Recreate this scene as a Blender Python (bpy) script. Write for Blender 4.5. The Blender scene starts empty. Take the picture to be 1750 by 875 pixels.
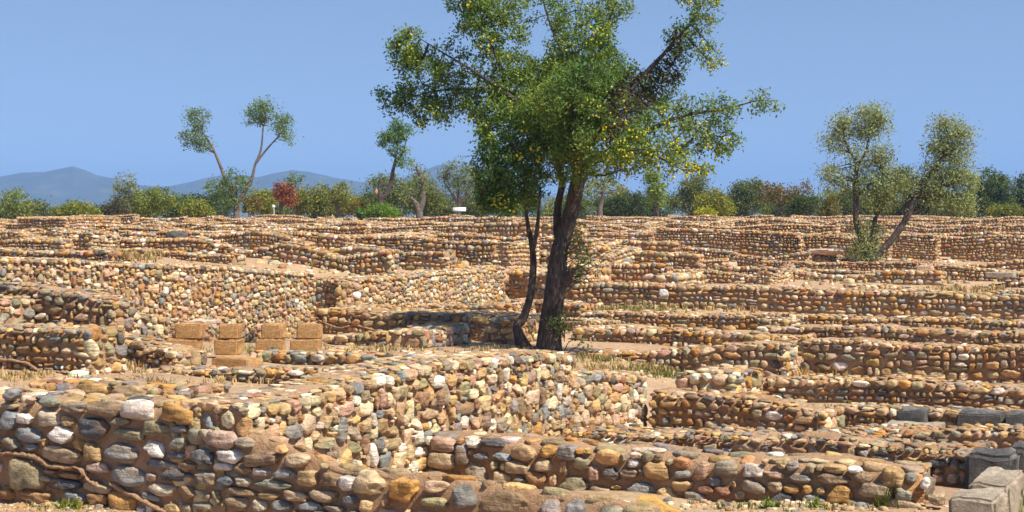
import bpy, math, random
import numpy as np
from mathutils import Vector

rng = np.random.default_rng(11)
random.seed(11)
C = bpy.context.scene.collection
R = math.radians

# ------------------------------------------------------------------ camera
PW, PH, F = 1750.0, 875.0, 2600.0          # photograph's frame, focal length in its pixels
HOR = 350.0
EYE = np.array([0.0, 0.0, 2.0])
PITCH = math.atan((PH / 2 - HOR) / F)
cp_, sp_ = math.cos(PITCH), math.sin(PITCH)


def ray(px, py):
    x = (px - PW / 2) / F
    y = (PH / 2 - py) / F
    return np.array([x, cp_ + y * sp_, -sp_ + y * cp_])


def at(px, py, Y):
    d = ray(px, py)
    return EYE + d * (Y / d[1])


def project(p):
    d = np.asarray(p, float) - EYE
    f = d[..., 1] * cp_ - d[..., 2] * sp_
    u = d[..., 1] * sp_ + d[..., 2] * cp_
    f = np.maximum(f, 1e-3)
    return PW / 2 + F * d[..., 0] / f, PH / 2 - F * u / f


# ------------------------------------------------------------------ smooth noise from sines
_K = rng.normal(size=(24, 3))
_P = rng.uniform(0, 6.28, 24)


def snoise(x, y, z=0.0, f=1.0, o=0):
    a = np.zeros(np.broadcast(x, y, z).shape)
    for i in range(6):
        k = _K[(i + o) % 24] * f
        a = a + np.sin(k[0] * x + k[1] * y + k[2] * z + _P[(i * 3 + o) % 24])
    return a / 3.0


def sstep(a, b, x):
    t = np.clip((x - a) / (b - a), 0, 1)
    return t * t * (3 - 2 * t)


# ------------------------------------------------------------------ terrain
PHI = R(27)
cF, sF = math.cos(PHI), math.sin(PHI)


def site(x, y):
    return x * cF - y * sF, x * sF + y * cF


def unsite(s, t):
    return s * cF + t * sF, -s * sF + t * cF


PR_Y = [-60, 0, 8, 10, 12, 14, 17, 20, 24, 29, 34, 43, 50, 60, 78, 92, 100, 130, 200, 400, 5000]
PR_Z = [-1.8, -1.75, -1.85, -2.0, -2.2, -2.33, -2.42, -2.42, -2.3, -2.2, -2.15, -1.93, -1.74, -1.55, -1.33, -1.22, -1.24, -1.75, -7, -14, -16]
PL_Y = [0, 11, 13, 16, 19, 22, 25, 28, 30]
PL_Z = [-1.65, -1.63, -1.68, -1.76, -1.89, -2.02, -2.15, -2.18, -2.2]
S_N2, S_L1, S_L3, S_L12 = -5.87, -14.8, -15.6, -13.1


def ground(x, y):
    x = np.asarray(x, float)
    y = np.asarray(y, float)
    s, t = site(x, y)
    z = np.interp(y, PR_Y, PR_Z)
    pl = np.interp(y, PL_Y, PL_Z)
    wd = 0.35 + np.maximum(0, t - 13) * 0.8
    w = sstep(0, 1, (S_N2 - 0.12 - s) / wd) * sstep(7.85, 8.1, t) * (1 - sstep(22, 27, y))
    z = z + (pl - z) * w
    lv = np.interp(y, [18, 22, 26, 34, 44, 60], [-.85, -1.02, -1.32, -1.28, -1.35, -1.5])
    w = sstep(0, 0.4, S_L1 - 0.12 - s) * (1 - sstep(21.2, 21.6, t)) * sstep(13.0, 13.6, t)
    z = z + (np.maximum(z, lv) - z) * w
    lv = -1.52 + .4 * sstep(0, 6, S_L3 - s)
    w = sstep(0, 0.4, S_L3 - 0.12 - s) * sstep(23.7, 24.2, t) * (1 - sstep(40, 60, y))
    z = z + (np.maximum(z, lv) - z) * w
    z = z + np.where(y < 140, 0.035 * snoise(x, y, 0, 1.3) + 0.015 * snoise(x, y, 0, 4.1, 5), 0.4 * snoise(x, y, 0, .01))
    return z + EYE[2]


# ------------------------------------------------------------------ materials
def new_mat(name):
    m = bpy.data.materials.new(name)
    m.use_nodes = True
    nt = m.node_tree
    b = nt.nodes['Principled BSDF']
    b.inputs['Specular IOR Level'].default_value = 0.25
    return m, nt, b


def nd(nt, typ, **kw):
    n = nt.nodes.new(typ)
    for k, v in kw.items():
        if hasattr(n, k):
            setattr(n, k, v)
        else:
            n.inputs[k.replace('_', ' ')].default_value = v
    return n


def math_n(nt, op, a, b=None, clamp=False):
    n = nt.nodes.new('ShaderNodeMath')
    n.operation = op
    n.use_clamp = clamp
    for i, v in enumerate((a, b)):
        if v is None:
            continue
        if isinstance(v, (int, float)):
            n.inputs[i].default_value = v
        else:
            nt.links.new(v, n.inputs[i])
    return n.outputs[0]


def mixc(nt, fac, a, b, blend='MIX'):
    n = nt.nodes.new('ShaderNodeMix')
    n.data_type = 'RGBA'
    n.blend_type = blend
    for sock, v in ((n.inputs[0], fac), (n.inputs[6], a), (n.inputs[7], b)):
        if isinstance(v, (int, float)):
            sock.default_value = v
        elif isinstance(v, tuple):
            sock.default_value = (*v, 1)
        else:
            nt.links.new(v, sock)
    return n.outputs[2]


def noise(nt, vec, scale, detail=4.0, rough=0.55):
    n = nd(nt, 'ShaderNodeTexNoise', Scale=scale, Detail=detail, Roughness=rough)
    if vec is not None:
        nt.links.new(vec, n.inputs['Vector'])
    return n.outputs['Fac']


def ramp(nt, fac, stops):
    n = nt.nodes.new('ShaderNodeValToRGB')
    els = n.color_ramp.elements
    while len(els) < len(stops):
        els.new(0.5)
    for e, (p, c) in zip(els, stops):
        e.position = p
        e.color = (c, c, c, 1) if isinstance(c, (int, float)) else (*c, 1)
    nt.links.new(fac, n.inputs[0])
    return n.outputs[0]


def bump(nt, bsdf, height, strength=0.5, dist=0.01):
    n = nd(nt, 'ShaderNodeBump', Strength=strength, Distance=dist)
    nt.links.new(height, n.inputs['Height'])
    nt.links.new(n.outputs[0], bsdf.inputs['Normal'])


def stone_material():
    m, nt, b = new_mat('field_stone')
    at_ = nd(nt, 'ShaderNodeAttribute', attribute_name='col')
    tc = nt.nodes.new('ShaderNodeTexCoord')
    off = nt.nodes.new('ShaderNodeVectorMath')
    off.operation = 'MULTIPLY_ADD'
    comb = nt.nodes.new('ShaderNodeCombineXYZ')
    for i in range(3):
        nt.links.new(at_.outputs['Alpha'], comb.inputs[i])
    off.inputs[1].default_value = (37, 53, 71)
    nt.links.new(comb.outputs[0], off.inputs[0])
    nt.links.new(tc.outputs['Object'], off.inputs[2])
    v = off.outputs[0]
    n1 = noise(nt, v, 9, 5, .6)
    n2 = noise(nt, v, 38, 6, .65)
    n3 = noise(nt, v, 5, 3, .5)
    n4 = noise(nt, v, 130, 3, .6)
    # strata: stretched noise, stronger on some stones
    mp = nd(nt, 'ShaderNodeMapping')
    mp.inputs['Scale'].default_value = (4, 4, 42)
    mp.inputs['Rotation'].default_value = (.25, .2, 0)
    nt.links.new(v, mp.inputs['Vector'])
    n5 = noise(nt, mp.outputs[0], 1.0, 4, .6)
    val = ramp(nt, n1, [(.28, .5), (.5, 1.0), (.74, 1.35)])
    c = mixc(nt, 1.0, at_.outputs['Color'], val, 'MULTIPLY')
    st = ramp(nt, n5, [(.36, .6), (.6, 1.15)])
    fac_st = ramp(nt, at_.outputs['Alpha'], [(.3, 0.15), (.75, 1.0)])
    c2 = mixc(nt, 1.0, c, st, 'MULTIPLY')
    c = mixc(nt, fac_st, c, c2)
    # iron stain and pale crust of the stone itself
    stain = ramp(nt, n3, [(.53, 0), (.68, .55)])
    c = mixc(nt, stain, c, mixc(nt, .55, c, (.42, .22, .07)))
    crust = ramp(nt, n2, [(.60, 0), (.74, .55)])
    c = mixc(nt, crust, c, (.52, .45, .36))
    speck = ramp(nt, n4, [(.3, .70), (.48, 1.0)])
    c = mixc(nt, 1.0, c, speck, 'MULTIPLY')
    nt.links.new(c, b.inputs['Base Color'])
    b.inputs['Roughness'].default_value = .82
    h = math_n(nt, 'ADD', math_n(nt, 'MULTIPLY', n2, .55), math_n(nt, 'ADD', math_n(nt, 'MULTIPLY', n1, 1.2), math_n(nt, 'MULTIPLY', n5, .5)))
    h = math_n(nt, 'ADD', h, math_n(nt, 'MULTIPLY', n4, .18))
    bump(nt, b, h, 1.0, .032)
    return m


def mortar_material():
    m, nt, b = new_mat('earth_mortar')
    tc = nt.nodes.new('ShaderNodeTexCoord')
    v = tc.outputs['Object']
    n1 = noise(nt, v, 1.7, 5, .6)
    n2 = noise(nt, v, 24, 6, .7)
    n3 = noise(nt, v, 110, 4, .65)
    c = ramp(nt, n1, [(.3, (.36, .205, .11)), (.5, (.45, .275, .155)), (.7, (.52, .36, .22))])
    c = mixc(nt, 1.0, c, ramp(nt, n2, [(.3, .72), (.52, 1.0), (.75, 1.16)]), 'MULTIPLY')
    c = mixc(nt, ramp(nt, n3, [(.57, 0), (.66, .75)]), c, (.56, .45, .34))
    nt.links.new(c, b.inputs['Base Color'])
    b.inputs['Roughness'].default_value = .95
    h = math_n(nt, 'ADD', n2, math_n(nt, 'MULTIPLY', n3, .35))
    bump(nt, b, h, 1.0, .035)
    return m


def soil_material():
    m, nt, b = new_mat('sandy_soil')
    tc = nt.nodes.new('ShaderNodeTexCoord')
    v = tc.outputs['Object']
    n1 = noise(nt, v, .55, 5, .6)
    n2 = noise(nt, v, 9, 6, .7)
    n3 = noise(nt, v, 70, 4, .7)
    c = ramp(nt, n1, [(.3, (.37, .22, .125)), (.5, (.43, .275, .165)), (.7, (.46, .33, .19))])
    c = mixc(nt, 1.0, c, ramp(nt, n2, [(.28, .5), (.5, 1.0), (.72, 1.25)]), 'MULTIPLY')
    c = mixc(nt, ramp(nt, n3, [(.53, 0), (.64, .85)]), c, (.54, .45, .34))
    gp = nt.nodes.new('ShaderNodeSeparateXYZ')
    nt.links.new(nt.nodes.new('ShaderNodeNewGeometry').outputs['Position'], gp.inputs[0])
    scrub = math_n(nt, 'MULTIPLY', math_n(nt, 'SUBTRACT', gp.outputs[1], 97), .1, True)
    c = mixc(nt, scrub, c, ramp(nt, n2, [(.3, (.06, .07, .03)), (.7, (.15, .14, .06))]))
    nt.links.new(c, b.inputs['Base Color'])
    b.inputs['Roughness'].default_value = .95
    bump(nt, b, math_n(nt, 'ADD', n2, math_n(nt, 'MULTIPLY', n3, .6)), .9, .03)
    return m


def block_material(name, c0, c1, c2, pit=.5):
    m, nt, b = new_mat(name)
    tc = nt.nodes.new('ShaderNodeTexCoord')
    v = tc.outputs['Object']
    n1 = noise(nt, v, 5, 5, .6)
    n2 = noise(nt, v, 26, 6, .7)
    n3 = noise(nt, v, 75, 4, .7)
    c = ramp(nt, n1, [(.3, c0), (.5, c1), (.7, c2)])
    c = mixc(nt, 1.0, c, ramp(nt, n2, [(.3, .6), (.5, 1.0), (.8, 1.2)]), 'MULTIPLY')
    nt.links.new(c, b.inputs['Base Color'])
    b.inputs['Roughness'].default_value = .88
    bump(nt, b, math_n(nt, 'ADD', n2, math_n(nt, 'MULTIPLY', n3, .5)), pit, .03)
    return m


def bark_material(name, c0, c1):
    m, nt, b = new_mat(name)
    tc = nt.nodes.new('ShaderNodeTexCoord')
    mp = nd(nt, 'ShaderNodeMapping')
    mp.inputs['Scale'].default_value = (34, 34, 7)
    nt.links.new(tc.outputs['Object'], mp.inputs['Vector'])
    n1 = noise(nt, mp.outputs[0], 1.0, 6, .65)
    n2 = noise(nt, tc.outputs['Object'], 3.5, 4, .6)
    c = ramp(nt, n1, [(.32, c0), (.62, c1)])
    c = mixc(nt, 1.0, c, ramp(nt, n2, [(.3, .7), (.7, 1.25)]), 'MULTIPLY')
    nt.links.new(c, b.inputs['Base Color'])
    b.inputs['Roughness'].default_value = .9
    bump(nt, b, n1, 1.0, .05)
    return m


def leaf_material(name, trans=.28):
    m, nt, b = new_mat(name)
    at_ = nd(nt, 'ShaderNodeAttribute', attribute_name='col')
    tc = nt.nodes.new('ShaderNodeTexCoord')
    n1 = noise(nt, tc.outputs['Object'], 40, 2, .5)
    c = mixc(nt, 1.0, at_.outputs['Color'], ramp(nt, n1, [(.3, .8), (.7, 1.2)]), 'MULTIPLY')
    nt.links.new(c, b.inputs['Base Color'])
    b.inputs['Roughness'].default_value = .5
    b.inputs['Specular IOR Level'].default_value = .2
    tr = nt.nodes.new('ShaderNodeBsdfTranslucent')
    c3 = mixc(nt, 1.0, c, (1.25, 1.2, .5), 'MULTIPLY')
    nt.links.new(c3, tr.inputs['Color'])
    mx = nt.nodes.new('ShaderNodeMixShader')
    mx.inputs[0].default_value = trans
    nt.links.new(b.outputs[0], mx.inputs[1])
    nt.links.new(tr.outputs[0], mx.inputs[2])
    nt.links.new(mx.outputs[0], nt.nodes['Material Output'].inputs['Surface'])
    return m


def plain_material(name, c, rough=.6):
    m, nt, b = new_mat(name)
    tc = nt.nodes.new('ShaderNodeTexCoord')
    n1 = noise(nt, tc.outputs['Object'], 14, 4, .6)
    cc = mixc(nt, 1.0, c, ramp(nt, n1, [(.3, .82), (.7, 1.08)]), 'MULTIPLY')
    nt.links.new(cc, b.inputs['Base Color'])
    b.inputs['Roughness'].default_value = rough
    return m


M_STONE = stone_material()
M_MORTAR = mortar_material()
M_SOIL = soil_material()
M_OCHRE = block_material('ochre_sandstone', (.36, .195, .075), (.48, .275, .115), (.56, .36, .18), .9)
M_GREY = block_material('grey_limestone', (.25, .20, .145), (.40, .33, .245), (.53, .46, .36), 1.0)
M_DARK = block_material('dark_marble', (.06, .06, .06), (.105, .10, .098), (.20, .19, .175), .9)
M_PALE = block_material('pale_plaster', (.5, .34, .24), (.56, .40, .29), (.62, .48, .37), .6)
M_BARK = bark_material('dark_bark', (.022, .017, .014), (.13, .10, .082))
M_BARK2 = bark_material('grey_bark', (.07, .055, .045), (.22, .18, .145))
M_LEAF = leaf_material('leaf', .36)
M_FRUIT = leaf_material('fruit_skin', .12)
M_CUT = plain_material('cut_wood', (.55, .33, .14), .8)
M_SIGN = plain_material('white_panel', (.78, .78, .76), .4)
M_POST = plain_material('grey_post', (.4, .4, .38), .5)
M_GRASS = leaf_material('grass_blade', .2)


# ------------------------------------------------------------------ object helpers
def props(o, label=None, cat=None, group=None, kind=None):
    if label:
        o['label'] = label
    if cat:
        o['category'] = cat
    if group:
        o['group'] = group
    if kind:
        o['kind'] = kind
    return o


def mesh_obj(name, V, faces, mat, col=None, parent=None, smooth=True, loc=None):
    """V (n,3) world coordinates; faces: array (m,k) or list of arrays of equal k."""
    V = np.asarray(V, np.float32)
    if loc is not None:
        V = V - np.asarray(loc, np.float32)
    if not isinstance(faces, list):
        faces = [faces]
    faces = [np.asarray(f, np.int32) for f in faces if len(f)]
    me = bpy.data.meshes.new(name)
    me.vertices.add(len(V))
    me.vertices.foreach_set('co', V.ravel())
    nl = sum(f.size for f in faces)
    npoly = sum(len(f) for f in faces)
    me.loops.add(nl)
    me.loops.foreach_set('vertex_index', np.concatenate([f.ravel() for f in faces]))
    me.polygons.add(npoly)
    tot = np.concatenate([np.full(len(f), f.shape[1], np.int32) for f in faces])
    me.polygons.foreach_set('loop_start', np.concatenate([[0], np.cumsum(tot)[:-1]]).astype(np.int32))
    if smooth:
        me.polygons.foreach_set('use_smooth', np.ones(npoly, bool))
    if col is not None:
        a = me.color_attributes.new('col', 'FLOAT_COLOR', 'POINT')
        a.data.foreach_set('color', np.asarray(col, np.float32).ravel())
    me.materials.append(mat)
    me.update(calc_edges=True)
    me.validate()
    o = bpy.data.objects.new(name, me)
    C.objects.link(o)
    if parent is not None:
        o.parent = parent
        if loc is not None and parent.type != 'EMPTY':
            pass
    if loc is not None and parent is None:
        o.location = loc
    return o


def empty(name, loc):
    o = bpy.data.objects.new(name, None)
    o.empty_display_size = .2
    o.location = loc
    C.objects.link(o)
    return o


# ------------------------------------------------------------------ stones
def ico(n):
    t = (1 + 5 ** .5) / 2
    v = [(-1, t, 0), (1, t, 0), (-1, -t, 0), (1, -t, 0), (0, -1, t), (0, 1, t), (0, -1, -t), (0, 1, -t), (t, 0, -1), (t, 0, 1), (-t, 0, -1), (-t, 0, 1)]
    f = [(0, 11, 5), (0, 5, 1), (0, 1, 7), (0, 7, 10), (0, 10, 11), (1, 5, 9), (5, 11, 4), (11, 10, 2), (10, 7, 6), (7, 1, 8), (3, 9, 4), (3, 4, 2), (3, 2, 6), (3, 6, 8), (3, 8, 9), (4, 9, 5), (2, 4, 11), (6, 2, 10), (8, 6, 7), (9, 8, 1)]
    v = [np.array(x) / np.linalg.norm(x) for x in v]
    for _ in range(n):
        cache, g = {}, []

        def mid(a, b):
            k = (min(a, b), max(a, b))
            if k not in cache:
                w = v[a] + v[b]
                v.append(w / np.linalg.norm(w))
                cache[k] = len(v) - 1
            return cache[k]
        for a, b, c in f:
            ab, bc, ca = mid(a, b), mid(b, c), mid(c, a)
            g += [(a, ab, ca), (b, bc, ab), (c, ca, bc), (ab, bc, ca)]
        f = g
    return np.array(v), np.array(f, np.int32)


def stone_proto(lod, round_, r):
    d, f = ico(lod)
    p = r.uniform(2.3, 3.4) if round_ else r.uniform(3.2, 6.0)
    rad = (np.abs(d) ** p).sum(1) ** (-1 / p)
    for _ in range(r.integers(2, 6) if round_ else r.integers(5, 11)):
        n = r.normal(size=3)
        n[1] *= .7
        n /= np.linalg.norm(n)
        o = r.uniform(.76, 1.0) if round_ else r.uniform(.68, 1.0)
        dn = d @ n
        lim = np.where(dn > .05, o / np.maximum(dn, .05), 9)
        rad = np.minimum(rad, lim)
    a = .10 if round_ else .13
    for fr, am in ((1.6, a), (3.3, a * .55), (7., a * .3)):
        k = r.normal(size=(5, 3)) * fr
        ph = r.uniform(0, 6.28, 5)
        rad = rad * (1 + am * np.sin(d @ k.T + ph).sum(1) / 2.2)
    v = d * rad[:, None]
    ext = np.maximum(v.max(0), -v.min(0))
    v = v / ext * .5
    v[:, 1] = np.where(v[:, 1] < 0, -.5 * np.abs(2 * v[:, 1]) ** .62, v[:, 1])   # weathered flat face
    keep = v[f][:, :, 1].min(1) < .2            # the part buried in the wall is not built
    f = f[keep]
    used = np.unique(f)
    mp = np.full(len(v), -1)
    mp[used] = np.arange(len(used))
    return v[used], mp[f]


_pr = np.random.default_rng(5)
PROTO = {lod: [stone_proto(lod, k % 2 != 0, np.random.default_rng(100 + k)) for k in range(24)] for lod in (0, 1, 2, 3)}

PAL = {
    'tan': (.47, .35, .22), 'ochre': (.50, .34, .165), 'orange': (.48, .27, .09), 'brown': (.29, .20, .125), 'greybrown': (.34, .275, .20),
    'bluegrey': (.235, .25, .26), 'grey': (.285, .275, .255), 'dark': (.115, .115, .12), 'white': (.72, .66, .59), 'cream': (.60, .50, .36),
    'pink': (.49, .34, .26), 'green': (.30, .29, .215), 'olive': (.33, .285, .175), 'red': (.34, .165, .11), 'rust': (.41, .235, .11),
}
PK = list(PAL)
PV = np.array([PAL[k] for k in PK])
W_DEF = dict(tan=19, ochre=13, orange=7, brown=11, greybrown=11, bluegrey=5.5, grey=5, dark=2.5, white=5, cream=10, pink=6, green=2.5, olive=5, red=1, rust=9)
W_WARM = dict(tan=20, ochre=14, orange=8, brown=13, greybrown=9, bluegrey=2.5, grey=3, dark=2, white=5, cream=8, pink=7, green=2, olive=4, red=3, rust=12)


def pick_cols(n, wts, r):
    w = np.array([wts.get(k, 0) for k in PK], float)
    w /= w.sum()
    c = PV[r.choice(len(PK), n, p=w)]
    c = c * r.uniform(.78, 1.22, (n, 1)) * r.uniform(.93, 1.07, (n, 3))
    c = c * np.array([1.07, 1.0, .88])
    return np.clip(c, .03, .8)


class Stones:
    def __init__(self):
        self.c, self.s, self.M, self.col, self.round = [], [], [], [], []

    def add(self, c, size, M, col, rnd=None):
        self.c.append(c)
        self.s.append(size)
        self.M.append(M)
        self.col.append(col)
        self.round.append(rnd)

    def build(self, name, parent, lod, r, mat=None, thin=None):
        if not self.c:
            return None
        c = np.concatenate(self.c)
        s = np.concatenate(self.s)
        M = np.concatenate(self.M)
        col = np.concatenate(self.col)
        n = len(c)
        k = r.integers(0, 24, n)
        Vs, Fs, Cs, base = [], [], [], 0
        for j in range(24):
            idx = np.nonzero(k == j)[0]
            if not len(idx):
                continue
            pv, pf = PROTO[lod][j]
            v = pv[None] * s[idx][:, None, :]
            flip = np.where(r.random(len(idx)) < .5, -1., 1.)
            v = np.einsum('nij,nkj->nki', M[idx], v) + c[idx][:, None, :]
            nv = len(pv)
            Vs.append(v.reshape(-1, 3))
            Fs.append((pf[None] + (base + np.arange(len(idx)) * nv)[:, None, None]).reshape(-1, 3))
            a = np.concatenate([col[idx], r.random((len(idx), 1))], 1)
            Cs.append(np.repeat(a, nv, 0))
            base += nv * len(idx)
        V = np.concatenate(Vs)
        Fc = np.concatenate(Fs)
        o = mesh_obj(name, V, Fc, mat or M_STONE, np.concatenate(Cs), smooth=lod > 1)
        if parent is not None:
            o.parent = parent
        return o


def rot_local(n, r, amp):
    """n small random rotations in local (u, depth, up) axes."""
    a = r.normal(size=(n, 3)) * amp
    ca, sa = np.cos(a), np.sin(a)
    Rx = np.zeros((n, 3, 3)); Ry = Rx.copy(); Rz = Rx.copy()
    Rx[:, 0, 0] = 1; Rx[:, 1, 1] = ca[:, 0]; Rx[:, 1, 2] = -sa[:, 0]; Rx[:, 2, 1] = sa[:, 0]; Rx[:, 2, 2] = ca[:, 0]
    Ry[:, 1, 1] = 1; Ry[:, 0, 0] = ca[:, 1]; Ry[:, 0, 2] = sa[:, 1]; Ry[:, 2, 0] = -sa[:, 1]; Ry[:, 2, 2] = ca[:, 1]
    Rz[:, 2, 2] = 1; Rz[:, 0, 0] = ca[:, 2]; Rz[:, 0, 1] = -sa[:, 2]; Rz[:, 1, 0] = sa[:, 2]; Rz[:, 1, 1] = ca[:, 2]
    return Rx @ Ry @ Rz


def layout(L, top, bot, course, r, gap, tall=0.0, aspect=1.4):
    """Random coursed rubble on a face of length L between bot(u) and top(u). Rows of (u, z, w, h)."""
    us = np.linspace(0, L, max(2, int(L / .1)))
    # courses are counted down from the top edge, so that the last one closes the wall
    su = np.linspace(0, L, max(3, int(L / .5)))
    st = np.array([float(np.mean(top(np.clip(np.linspace(q - .35, q + .35, 5), 0, L)))) for q in su])
    dmax = float(np.max(top(us) - bot(us))) + .05
    dn = -.01
    out = []
    ph = r.uniform(0, 6.28, 3)
    while dn < dmax:
        hr = course * r.uniform(.68, 1.32)
        u = -r.uniform(0, .6) * hr
        while u < L:
            a = float(np.clip(r.lognormal(math.log(aspect), .34), .7, 2.9))
            w = hr * a
            if r.random() < tall:
                w = hr * r.uniform(.55, .95)
            uc = u + w / 2
            wob = .14 * course * (math.sin(uc * 2.3 + ph[0]) + math.sin(uc * 5.1 + ph[1] + dn * 3)) * min(1, dn / course + .3)
            if 0.03 < uc < L - .03:
                w_ = min(w, 2 * min(uc + .02, L - uc + .02))
                if w_ < .5 * hr:
                    w_ = .5 * hr
                tp, bt = float(top(uc)), float(bot(uc))
                zz = min(float(np.interp(uc, su, st)) - dn - hr + wob, tp - hr * .85)
                if zz + hr * .6 > bt:
                    h = hr
                    x = r.random()
                    if x < .13 and h > course * .7 and w_ > hr * 1.1:
                        h1 = h * r.uniform(.38, .6)
                        out.append((uc, zz + h1 / 2, w_ - gap * .6, h1 - gap * .7))
                        out.append((uc, zz + (h + h1) / 2, w_ * r.uniform(.6, 1) - gap * .6, h - h1 - gap * .7))
                    else:
                        hh = h * r.uniform(.82, 1.08)
                        out.append((uc, zz + h / 2 + r.uniform(-.1, .1) * (h - hh), w_ - gap, hh - gap))
            u += w
        dn += hr
    if not out:
        return np.zeros((0, 4))
    o = np.array(out)
    o[:, 2:] = np.maximum(o[:, 2:], .03)
    return o


def fill_random(L, top, bot, course, r, gap, aspect, tries, have=None, big=1.4, small=.26, tallp=.25):
    """Throws stones of falling size on a face and keeps those that touch no other."""
    n0 = 0 if have is None else len(have)
    A = np.zeros((n0 + tries, 4))
    if n0:
        A[:n0] = have
    n = n0
    us = np.linspace(0, L, 60)
    zlo, zhi = float(np.min(bot(us))) - .03, float(np.max(top(us)))
    U_ = r.uniform(0, L, tries); Z_ = r.uniform(zlo, zhi, tries)
    TP = top(U_); BT = bot(U_)
    f = np.linspace(0, 1, tries) ** .7
    S_ = course * (big * (1 - f) + small * f) * r.uniform(.8, 1.2, tries)
    AS = np.clip(r.lognormal(math.log(aspect), .32, tries), .75, 2.8)
    sw = r.random(tries) < tallp
    W_ = np.where(sw, S_ * .85, S_ * AS ** .6 * 1.05); H_ = np.where(sw, S_ * 1.25, S_ / AS ** .4)
    for i in range(tries):
        u, z, w, h = U_[i], Z_[i], W_[i], H_[i]
        if z - h * .3 < BT[i] or z + h * .5 > TP[i] + .01 or u < w * .42 or u > L - w * .42:
            continue
        if n:
            a = np.abs(A[:n, 0] - u) / ((A[:n, 2] + w) * .5 + gap)
            b = np.abs(A[:n, 1] - z) / ((A[:n, 3] + h) * .5 + gap)
            if (a * a * a + b * b * b < .80).any():
                continue
        A[n] = (u, z, w, h)
        n += 1
    B_ = A[n0:n].copy()
    B_[:, 2:] *= 1.13
    return B_


# ------------------------------------------------------------------ walls
STONE_COUNT = [0]


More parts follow.
